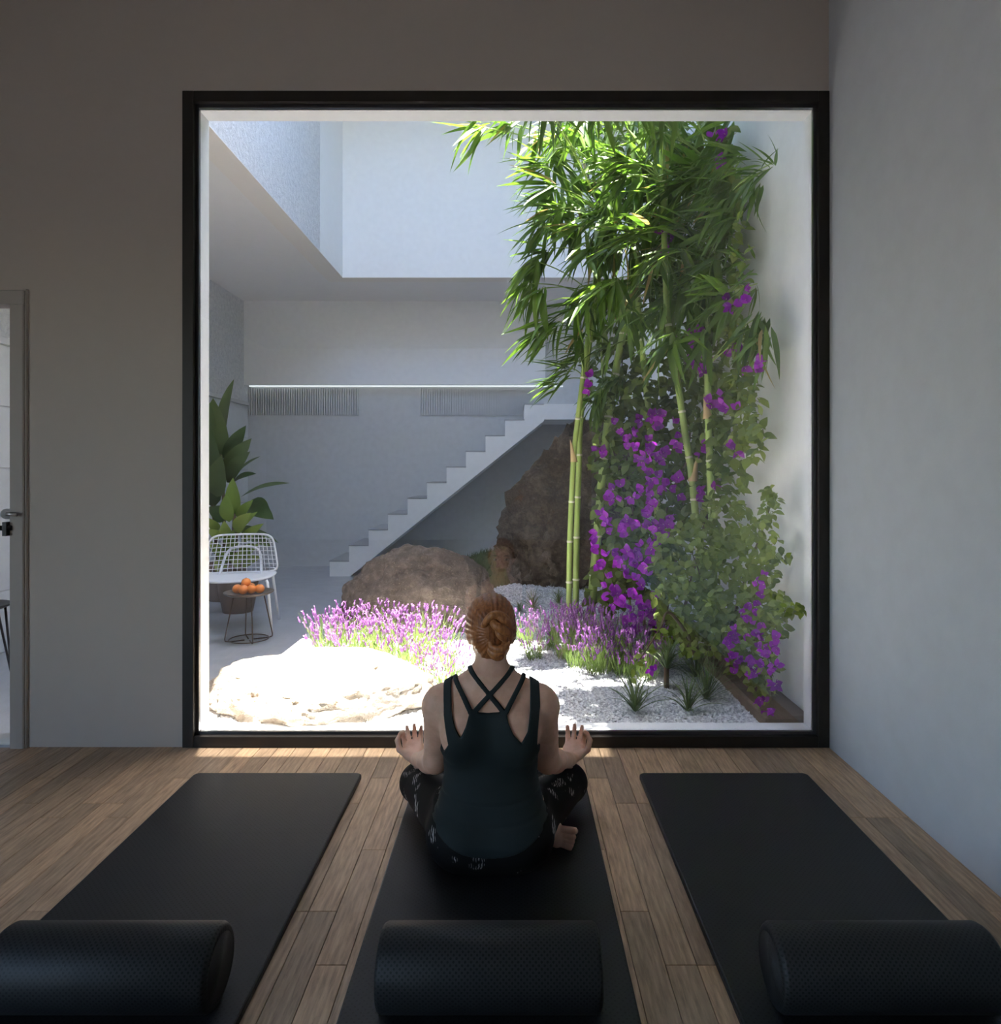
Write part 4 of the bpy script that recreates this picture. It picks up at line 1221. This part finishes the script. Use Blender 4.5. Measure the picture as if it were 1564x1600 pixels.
class Field:
    def __init__(s, lo, hi, h):
        s.lo = np.array(lo, dtype=np.float32); s.h = h
        s.n = np.ceil((np.array(hi)-np.array(lo))/h).astype(int)+1
        s.f = np.full(s.n, 0.25, dtype=np.float32)
        s.ax = [s.lo[i] + h*np.arange(s.n[i], dtype=np.float32) for i in range(3)]
    def grid(s, sl=None):
        a = s.ax if sl is None else [s.ax[i][sl[i]] for i in range(3)]
        return np.meshgrid(*a, indexing='ij', sparse=True)
    def add(s, prim, k=0.02, off=0.0, sub=False):
        fn, lo, hi = prim
        pad = 0.03 + k + abs(off)
        sl = []
        for i in range(3):
            a = int(max(0, math.floor((lo[i]-pad-s.lo[i])/s.h))); b2 = int(min(s.n[i], math.ceil((hi[i]+pad-s.lo[i])/s.h)+1))
            if b2 <= a: return
            sl.append(slice(a, b2))
        sl = tuple(sl)
        X, Y, Z = s.grid(sl)
        d = fn(X, Y, Z) - off
        c = s.f[sl]
        if sub:
            d = -d; hh = np.maximum(k-np.abs(c-d), 0)/k
            s.f[sl] = np.maximum(c, d) + hh*hh*k*0.25
        else:
            hh = np.maximum(k-np.abs(c-d), 0)/k
            s.f[sl] = np.minimum(c, d) - hh*hh*k*0.25
    def mesh(s, smooth=2):
        Fv = s.f; S_ = Fv < 0
        n = np.array(Fv.shape)
        cn = np.zeros(n-1, dtype=np.uint8)
        off = [(i,j,k_) for i in (0,1) for j in (0,1) for k_ in (0,1)]
        def cut(A, o): return A[o[0]:n[0]-1+o[0], o[1]:n[1]-1+o[1], o[2]:n[2]-1+o[2]]
        for o in off: cn += cut(S_, o)
        act = (cn > 0) & (cn < 8)
        I = np.argwhere(act); idx = np.full(n-1, -1, dtype=np.int64); idx[act] = np.arange(len(I))
        acc = np.zeros((len(I),3)); cnt = np.zeros(len(I))
        for a in off:
            for axis in range(3):
                if a[axis] == 1: continue
                b2 = list(a); b2[axis] = 1
                fa = Fv[I[:,0]+a[0], I[:,1]+a[1], I[:,2]+a[2]]; fb = Fv[I[:,0]+b2[0], I[:,1]+b2[1], I[:,2]+b2[2]]
                m = (fa < 0) != (fb < 0)
                t_ = fa[m]/(fa[m]-fb[m])
                p = np.tile(np.array(a, dtype=float), (m.sum(),1)); p[:,axis] += t_
                acc[m] += p; cnt[m] += 1
        verts = (I + acc/cnt[:,None])*s.h + s.lo
        quads = []
        for axis in range(3):
            u_, v_ = (axis+1) % 3, (axis+2) % 3
            lo_ = [slice(None)]*3; hi_ = [slice(None)]*3
            lo_[axis] = slice(0, n[axis]-1); hi_[axis] = slice(1, n[axis])
            A, B_ = S_[tuple(lo_)], S_[tuple(hi_)]
            E = np.argwhere(A != B_)
            ok = (E[:,u_] > 0) & (E[:,u_] < n[u_]-1) & (E[:,v_] > 0) & (E[:,v_] < n[v_]-1)
            E = E[ok]; ins = A[tuple(E.T)]
            def cid(du, dv):
                q = E.copy(); q[:,u_] += du; q[:,v_] += dv
                return idx[tuple(q.T)]
            q = np.stack([cid(-1,-1), cid(0,-1), cid(0,0), cid(-1,0)], 1)
            q[~ins] = q[~ins][:, ::-1]
            quads.append(q)
        quads = np.concatenate(quads)
        for _ in range(smooth):
            sm = np.zeros_like(verts); c_ = np.zeros(len(verts))
            for i in range(4):
                j = (i+1) % 4
                np.add.at(sm, quads[:,i], verts[quads[:,j]]); np.add.at(c_, quads[:,i], 1)
                np.add.at(sm, quads[:,j], verts[quads[:,i]]); np.add.at(c_, quads[:,j], 1)
            verts = verts*0.5 + 0.5*sm/np.maximum(c_, 1)[:,None]
        return verts, quads

def mir(prims):
    out = []
    for p in prims: out.append(p)
    return out
torso = p_loft([(0.015,0.145,0.105,-0.005),(0.05,0.168,0.122,-0.012),(0.10,0.172,0.122,-0.012),(0.15,0.158,0.110,-0.002),(0.20,0.143,0.098,0.008),(0.255,0.131,0.090,0.014),(0.31,0.133,0.088,0.014),(0.37,0.144,0.092,0.012),(0.42,0.150,0.092,0.008),(0.46,0.146,0.083,0.004),(0.50,0.118,0.066,0.004),(0.53,0.078,0.056,0.010),(0.555,0.052,0.05,0.016)])
G_torso = [(torso, 0.03)]
G_leg = []; G_arm = []; G_head = []; G_foot = []
for s_ in (-1, 1):
    G_torso += [(p_cone((s_*0.035,0.008,0.548),(s_*0.15,0.002,0.482),0.036,0.040), 0.04),
                (p_ell((s_*0.085,-0.055,0.40),(0.06,0.045,0.075)), 0.04),          # shoulder blades
                (p_ell((s_*0.068,0.085,0.385),(0.058,0.045,0.055)), 0.03)]         # chest
    G_leg += [(p_ell((s_*0.085,-0.04,0.088),(0.098,0.098,0.088)), 0.03),
              (p_cone((s_*0.10,0.01,0.095),(s_*0.262,0.30,0.092),0.088,0.060), 0.03)]
    G_arm += [(p_ell((s_*0.156,0.004,0.468),(0.042,0.045,0.05)), 0.035),
              (p_cone((s_*0.166,0.008,0.455),(s_*0.180,0.072,0.262),0.041,0.034), 0.03),
              (p_cone((s_*0.180,0.072,0.262),(s_*0.205,0.135,0.238),0.034,0.036), 0.02),
              (p_cone((s_*0.205,0.135,0.238),(s_*0.268,0.275,0.182),0.036,0.0225), 0.02)]
G_leg += [(p_ell((0,0.0,0.085),(0.15,0.11,0.08)), 0.03),
          (p_cone((0.262,0.30,0.088),(0.10,0.335,0.068),0.057,0.054), 0.02), (p_cone((0.10,0.335,0.068),(-0.08,0.325,0.045),0.054,0.036), 0.02),
          (p_cone((-0.262,0.30,0.088),(-0.11,0.255,0.07),0.057,0.054), 0.02), (p_cone((-0.11,0.255,0.07),(0.09,0.165,0.048),0.054,0.038), 0.02)]
# feet: left foot tucked under the right thigh, sole turned back, toes in a column; right foot under the left leg
G_foot += [(p_cone((0.09,0.165,0.048),(0.135,0.105,0.045),0.036,0.034), 0.02), (p_ell((0.155,0.075,0.042),(0.055,0.026,0.036),[[0.86,-0.51,0],[0.51,0.86,0],[0,0,1]]), 0.02), (p_ell((0.205,0.045,0.042),(0.026,0.022,0.038)), 0.015),
           (p_cone((-0.08,0.325,0.045),(-0.16,0.30,0.035),0.034,0.028), 0.02), (p_ell((-0.20,0.27,0.032),(0.05,0.03,0.026)), 0.02)]
for i, (zz, rr, ln) in enumerate([(0.066,0.0125,0.030),(0.0475,0.0092,0.028),(0.0345,0.0086,0.025),(0.0225,0.0082,0.021),(0.0125,0.0078,0.016)]):
    G_foot.append((p_cone((0.215,0.040,zz*0.95+0.004),(0.230+ln*1.0,0.022,zz*1.04),rr*0.8,rr*0.86), 0.0015))
# head and neck
G_head += [(p_cone((0,0.008,0.525),(0,0.028,0.645),0.052,0.046), 0.03), (p_ell((0,0.032,0.722),(0.0675,0.088,0.078)), 0.02), (p_ell((0,0.078,0.665),(0.053,0.050,0.072)), 0.025),
           (p_cone((-0.035,0.055,0.632),(0,0.112,0.606),0.022,0.020), 0.025), (p_cone((0.035,0.055,0.632),(0,0.112,0.606),0.022,0.020), 0.025),
           (p_cone((0,0.118,0.700),(0,0.141,0.661),0.007,0.011), 0.010), (p_ell((0,0.122,0.632),(0.023,0.010,0.010)), 0.008), (p_ell((0,0.120,0.709),(0.040,0.010,0.006)), 0.015)]
for s_ in (-1, 1):
    G_head += [(p_ell((s_*0.068,0.035,0.682),(0.010,0.020,0.030)), 0.008), (p_ell((s_*0.034,0.108,0.665),(0.018,0.015,0.016)), 0.015), (p_ell((s_*0.010,0.132,0.659),(0.008,0.008,0.006)), 0.006)]
SUBS = [(p_ell((s_*0.030,0.128,0.690),(0.017,0.010,0.010)), 0.010) for s_ in (-1, 1)]
EYES = [(p_ell((s_*0.030,0.113,0.690),(0.0135,0.010,0.0075)), 0.003) for s_ in (-1, 1)]
# hands, palm up on the knees, index finger curled to the thumb
G_hand = []
for s_ in (-1, 1):
    W0 = np.array((s_*0.268, 0.275, 0.182))
    Fd = np.array((s_*0.26, 0.86, 0.26)); Fd /= np.linalg.norm(Fd)
    Up = np.array((-s_*0.05, -0.42, 0.9)); Up -= Fd*(Up@Fd); Up /= np.linalg.norm(Up)
    Ld = np.cross(Fd, Up)*s_          # toward the thumb (outer side)
    def H(f_, l_, u_): return tuple(W0 + Fd*f_ + Ld*l_ + Up*u_)
    rot = [Ld, Fd, Up]
    G_hand += [(p_ell(H(0.048,0.0,0.0),(0.039,0.050,0.0155),rot), 0.015), (p_ell(H(0.03,0.024,0.006),(0.016,0.028,0.014),rot), 0.012)]
    for (l_, ln, c0, c1, c2, sp) in ((0.029,0.068,45,58,45,0.05),(0.010,0.074,4,14,16,0.02),(-0.009,0.069,10,18,18,-0.08),(-0.027,0.055,16,24,22,-0.2)):
        pts_ = [H(0.082, l_, 0.001)]; ang = 0; cur = np.array((0.082, l_, 0.001))
        for seg, (cc, fr) in enumerate(((c0,0.45),(c1,0.30),(c2,0.25))):
            ang += R(cc)
            cur = cur + np.array((math.cos(ang)*ln*fr*1.05, sp*ln*fr, math.sin(ang)*ln*fr*1.05)); pts_.append(H(*cur))
        rr = [0.0090, 0.0086, 0.0082, 0.0074]
        G_hand += [(p_cone(H(0.06, l_*0.9, 0.0), pts_[0], 0.009, rr[0]), 0.008)]
        for k_ in range(3): G_hand.append((p_cone(pts_[k_], pts_[k_+1], rr[k_], rr[k_+1]), 0.003))
    th = [H(0.02,0.030,0.006), H(0.045,0.052,0.018), H(0.070,0.055,0.036), H(0.086,0.042,0.052)]
    for k_ in range(3): G_hand.append((p_cone(th[k_], th[k_+1], [0.012,0.0105,0.0092][k_], [0.0105,0.0092,0.0075][k_]), 0.005))

LO, HI = (-0.37,-0.16,-0.01), (0.37,0.43,0.82)
def fill(groups, lo, hi, h, off=0.0, subs=(), post=()):
    fd = Field(lo, hi, h)
    for g in groups:
        for prim, k in g: fd.add(prim, k, off)
    for prim, k in subs: fd.add(prim, k, sub=True)
    for prim, k in post: fd.add(prim, k)
    return fd
per = thing('person', (PX, PY, PZ), 'person with auburn hair in a bun and black tank top sitting cross-legged facing the window', 'person')
OFFS = np.array((PX, PY, PZ))
def skin_mesh(name, fd, mat, smooth=2):
    v, q = fd.mesh(smooth)
    me = fast_mesh(name, v + OFFS, q)
    return link(name, me, mat, per, True), v, q
def skin_material():
    t_ = NT('skin')
    f = t_.noise(t_.coords('Object'), 30, 4)
    t_.col(t_.ramp(f, [(0.35,(0.66,0.38,0.26,1)),(0.65,(0.76,0.47,0.34,1))]))
    t_.rough(0.5)
    t_.b.inputs['Subsurface Weight'].default_value = 0.15
    t_.b.inputs['Subsurface Scale'].default_value = 0.01
    t_.b.inputs['Subsurface Radius'].default_value = (1,0.35,0.2)
    t_.bump(t_.noise(t_.coords('Object'), 220, 3), 0.08, 0.001)
    return t_.m
M['skin'] = skin_material()
M['lip'] = simple('lips', (0.42,0.13,0.11,1), 0.4)
M['eye_white'] = simple('eye_white', (0.75,0.73,0.70,1), 0.3)
M['iris'] = simple('iris', (0.05,0.035,0.025,1), 0.25)
M['brow'] = simple('eyebrow', (0.13,0.06,0.03,1), 0.8)
fd = fill([G_torso, G_leg, G_foot, G_arm, G_hand, G_head], LO, HI, 0.004, 0.0, SUBS, EYES)
body, bv, bq = skin_mesh('body', fd, M['skin'], 1)
for k_ in ('lip', 'eye_white', 'iris', 'brow'): body.data.materials.append(M[k_])
cen = bv[bq].mean(1)
mi = np.zeros(len(bq), dtype=np.int32)
fr_ = cen[:,1] > 0.095
ex = np.abs(np.abs(cen[:,0])-0.030)
mi[fr_ & ((cen[:,0]/0.022)**2 + ((cen[:,2]-0.632)/0.0085)**2 < 1)] = 1
mi[fr_ & ((ex/0.0135)**2 + ((cen[:,2]-0.690)/0.0065)**2 < 1)] = 2
mi[fr_ & ((ex/0.0058)**2 + ((cen[:,2]-0.690)/0.0062)**2 < 1)] = 3
mi[(cen[:,1] > 0.085) & ((ex/0.019)**2 + ((cen[:,2]-0.7085-0.004*np.cos(ex*80))/0.0035)**2 < 1)] = 4
body.data.polygons.foreach_set('material_index', mi)

# leggings
def legging_material():
    t_ = NT('printed_leggings')
    v = t_.coords('Object', (1,1,1))
    a = t_.noise(v, 13, 3); b2 = t_.n('ShaderNodeTexWave'); b2.inputs['Scale'].default_value = 42; b2.inputs['Distortion'].default_value = 6
    t_.l(v, b2.inputs['Vector'])
    m1 = t_.ramp(a, [(0.57,(0,0,0,1)),(0.63,(1,1,1,1))]); m2 = t_.ramp(b2.outputs['Fac'], [(0.45,(0,0,0,1)),(0.75,(1,1,1,1))])
    m_ = t_.mix(1.0, m1, m2, 'MULTIPLY')
    t_.col(t_.mix(m_, (0.006,0.005,0.005,1), (0.42,0.39,0.38,1))); t_.rough(0.75); t_.b.inputs['Specular IOR Level'].default_value = 0.2
    return t_.m
M['leggings'] = legging_material()
hips = p_loft([(0.005,0.135,0.10,-0.005),(0.05,0.168,0.122,-0.012),(0.10,0.172,0.122,-0.012),(0.15,0.158,0.110,-0.002)])
fd = fill([G_leg, [(hips, 0.03)]], LO, (0.37,0.43,0.30), 0.004, 0.0045)
X, Y, Z = fd.grid()
fd.f = np.maximum(fd.f, 0.0035 - Z)
skin_mesh('leggings', fd, M['leggings'], 1)

# tank top with crossed back straps; outline of the back read from above the shoulders to the hem
def c2l(cx, cy, d=1.985):
    px, py = 600+cx*0.325, 900+cy*0.325
    return ((px-VX)*d/F - PX, CH - (py-VY)*d/F - PZ)
def poly_sd(Xg, Zg, poly):
    d = np.full(np.broadcast(Xg, Zg).shape, 1e9, dtype=np.float32); ins = np.zeros(d.shape, dtype=bool)
    n = len(poly)
    for i in range(n):
        (x0, z0), (x1, z1) = poly[i], poly[(i+1) % n]
        ex_, ez = x1-x0, z1-z0
        t_ = np.clip(((Xg-x0)*ex_+(Zg-z0)*ez)/(ex_*ex_+ez*ez+1e-12), 0, 1)
        d = np.minimum(d, (Xg-x0-t_*ex_)**2 + (Zg-z0-t_*ez)**2)
        c = ((z0 <= Zg) & (z1 > Zg)) | ((z1 <= Zg) & (z0 > Zg))
        ins ^= c & (Xg < (Zg-z0)/(ez if abs(ez) > 1e-9 else 1e-9)*ex_ + x0)
    d = np.sqrt(d); return np.where(ins, -d, d)
def seg_sd(Xg, Zg, a, b2, w):
    ex_, ez = b2[0]-a[0], b2[1]-a[1]
    t_ = np.clip(((Xg-a[0])*ex_+(Zg-a[1])*ez)/(ex_*ex_+ez*ez), 0, 1)
    return np.sqrt((Xg-a[0]-t_*ex_)**2 + (Zg-a[1]-t_*ez)**2) - w
outline = [(412,652),(500,658),(590,652),(598,695),(622,745),(660,787),(690,735),(703,650),(706,500),(750,500),(752,640),(740,740),(736,805),(752,860),(860,880),(860,1700),(150,1700),(150,880),(285,850),(312,800),(300,740),(286,670),(272,500),(312,500),(324,650),(345,715),(372,760),(395,712)]
outline = [c2l(*q) for q in outline]
fd = fill([G_torso, G_leg[:1], G_leg[2:3]], (-0.22,-0.17,0.05), (0.22,0.16,0.60), 0.003, 0.0085)
X, Y, Z = fd.grid()
X2 = X[:, 0, :]; Z2 = Z[:, 0, :]
back_r = poly_sd(X2, Z2, outline)
for (a, b2, w) in (((395,462),(580,660),11),((640,452),(432,655),11),((322,505),(416,650),11),((688,492),(588,650),11)):
    ww = w*0.325*1.985/F
    back_r = np.minimum(back_r, seg_sd(X2, Z2, c2l(*a), c2l(*b2), ww))
ax_ = np.abs(X2)
front_r = np.minimum(np.maximum(Z2-0.435, -1+0*ax_), np.maximum(np.abs(ax_-0.13)-0.012, 0.40-Z2)) + 0*ax_
front_r = np.maximum(front_r, -seg_sd(ax_, Z2, (0.19,0.47), (0.165,0.41), 0.03))
reg = np.where(Y < 0.012, back_r[:, None, :], front_r[:, None, :])
hem = 0.076 + 0.055*(X/0.15)**2
side = np.abs(X) - (0.156 + 3.0*np.maximum(Z-0.145, 0))
for zc, amp, dep in ((0.215,0.014,0.0035),(0.170,0.018,0.002)):
    fd.f = fd.f + (Y < 0.03)*dep*np.exp(-((Z-zc+amp*(1-(X/0.15)**2))/0.0055)**2)
fd.f = np.maximum(fd.f, np.maximum(np.maximum(reg, side), hem - Z))
# a loose fold or two above the hips
M['tank'] = simple('dark_teal_jersey', (0.0075,0.0145,0.0155,1), 0.8, bump=0.15, bscale=300)
tank = skin_mesh('tank_top', fd, M['tank'], 1)[0]
# hair
def hair_material(name, c1, c2):
    t_ = NT(name)
    v = t_.coords('Object', (1,1,0.16))
    a = t_.noise(v, 150, 4, 0.6); b2 = t_.noise(t_.coords('Object'), 14, 3)
    f = t_.math('MULTIPLY_ADD', a, 0.75, t_.math('MULTIPLY', b2, 0.3))
    t_.col(t_.ramp(f, [(0.33, c1), (0.68, c2)])); t_.rough(0.42)
    t_.bump(a, 0.5, 0.003)
    return t_.m
M['hair'] = hair_material('auburn_hair', (0.13,0.035,0.010,1), (0.42,0.145,0.04,1))
hd = Field((-0.12,-0.12,0.58), (0.12,0.16,0.83), 0.003)
hd.add(p_ell((0,0.030,0.722),(0.0755,0.094,0.083)), 0.02)
hd.add(p_ell((0,0.000,0.675),(0.058,0.058,0.055)), 0.03)
hd.add(p_cone((0.004,-0.012,0.655),(0.006,-0.008,0.628),0.044,0.036), 0.02)
for s_ in (-1, 1): hd.add(p_ell((s_*0.062,0.030,0.680),(0.016,0.034,0.032)), 0.02)
X, Y, Z = hd.grid()
line = (Y - 0.055) - 0.55*(Z-0.70) - 0.25*np.maximum(0.07-np.abs(X)*1.0, 0)*(Z > 0.74)
hairline = np.maximum(line*0.85, 0.618 + 0.5*np.maximum(Y, 0)*1.0 - Z)
# locks: shallow grooves sweeping toward the knot
gro = 0.0013*np.sin((np.arctan2(X-0.02, Z-0.70))*34 + Y*30)
hd.f = np.maximum(hd.f + gro, hairline)
hair = skin_mesh('hair', hd, M['hair'], 1)[0]
def lock(pts_, r0, r1, tw=0):
    q = arc_pts([(PX+a, PY+b2, PZ+c) for a, b2, c in pts_], 8); m = len(q)
    return MB().tube(q, [ (r0 + (r1-r0)*i/(m-1))*(0.55+0.45*math.sin(math.pi*min(1,max(0.0,(i+1)/(m+1)))) ) for i in range(m)], 10)
M['hair_bun'] = hair_material('auburn_bun', (0.17,0.05,0.016,1), (0.55,0.22,0.07,1))
hb = MB()
for pts_, r0, r1 in [([(-0.022,-0.048,0.712),(-0.012,-0.066,0.735),(0.010,-0.074,0.757),(0.038,-0.066,0.752),(0.056,-0.058,0.730),(0.062,-0.050,0.700)], 0.013, 0.013),
                     ([(0.004,-0.064,0.742),(0.018,-0.080,0.728),(0.040,-0.080,0.716),(0.058,-0.062,0.694),(0.056,-0.052,0.670)], 0.016, 0.014),
                     ([(0.020,-0.074,0.757),(0.042,-0.074,0.742),(0.058,-0.060,0.722),(0.060,-0.052,0.690)], 0.013, 0.012),
                     ([(0.052,-0.056,0.690),(0.050,-0.064,0.668),(0.030,-0.066,0.655),(0.008,-0.060,0.660),(0.000,-0.058,0.676)], 0.013, 0.012),
                     ([(0.044,-0.052,0.676),(0.036,-0.062,0.650),(0.016,-0.062,0.640),(0.000,-0.054,0.650),(-0.006,-0.050,0.668)], 0.012, 0.012),
                     ([(0.022,-0.062,0.716),(0.030,-0.074,0.702),(0.044,-0.070,0.688),(0.050,-0.058,0.672)], 0.014, 0.012),
                     ([(-0.004,-0.050,0.660),(0.010,-0.058,0.634),(0.030,-0.054,0.628),(0.042,-0.044,0.642)], 0.013, 0.010)]:
    l_ = lock(pts_, r0, r1); hb.add(l_.v, l_.f)
hbo = hb.build('hair_bun', M['hair_bun'], hair, True)
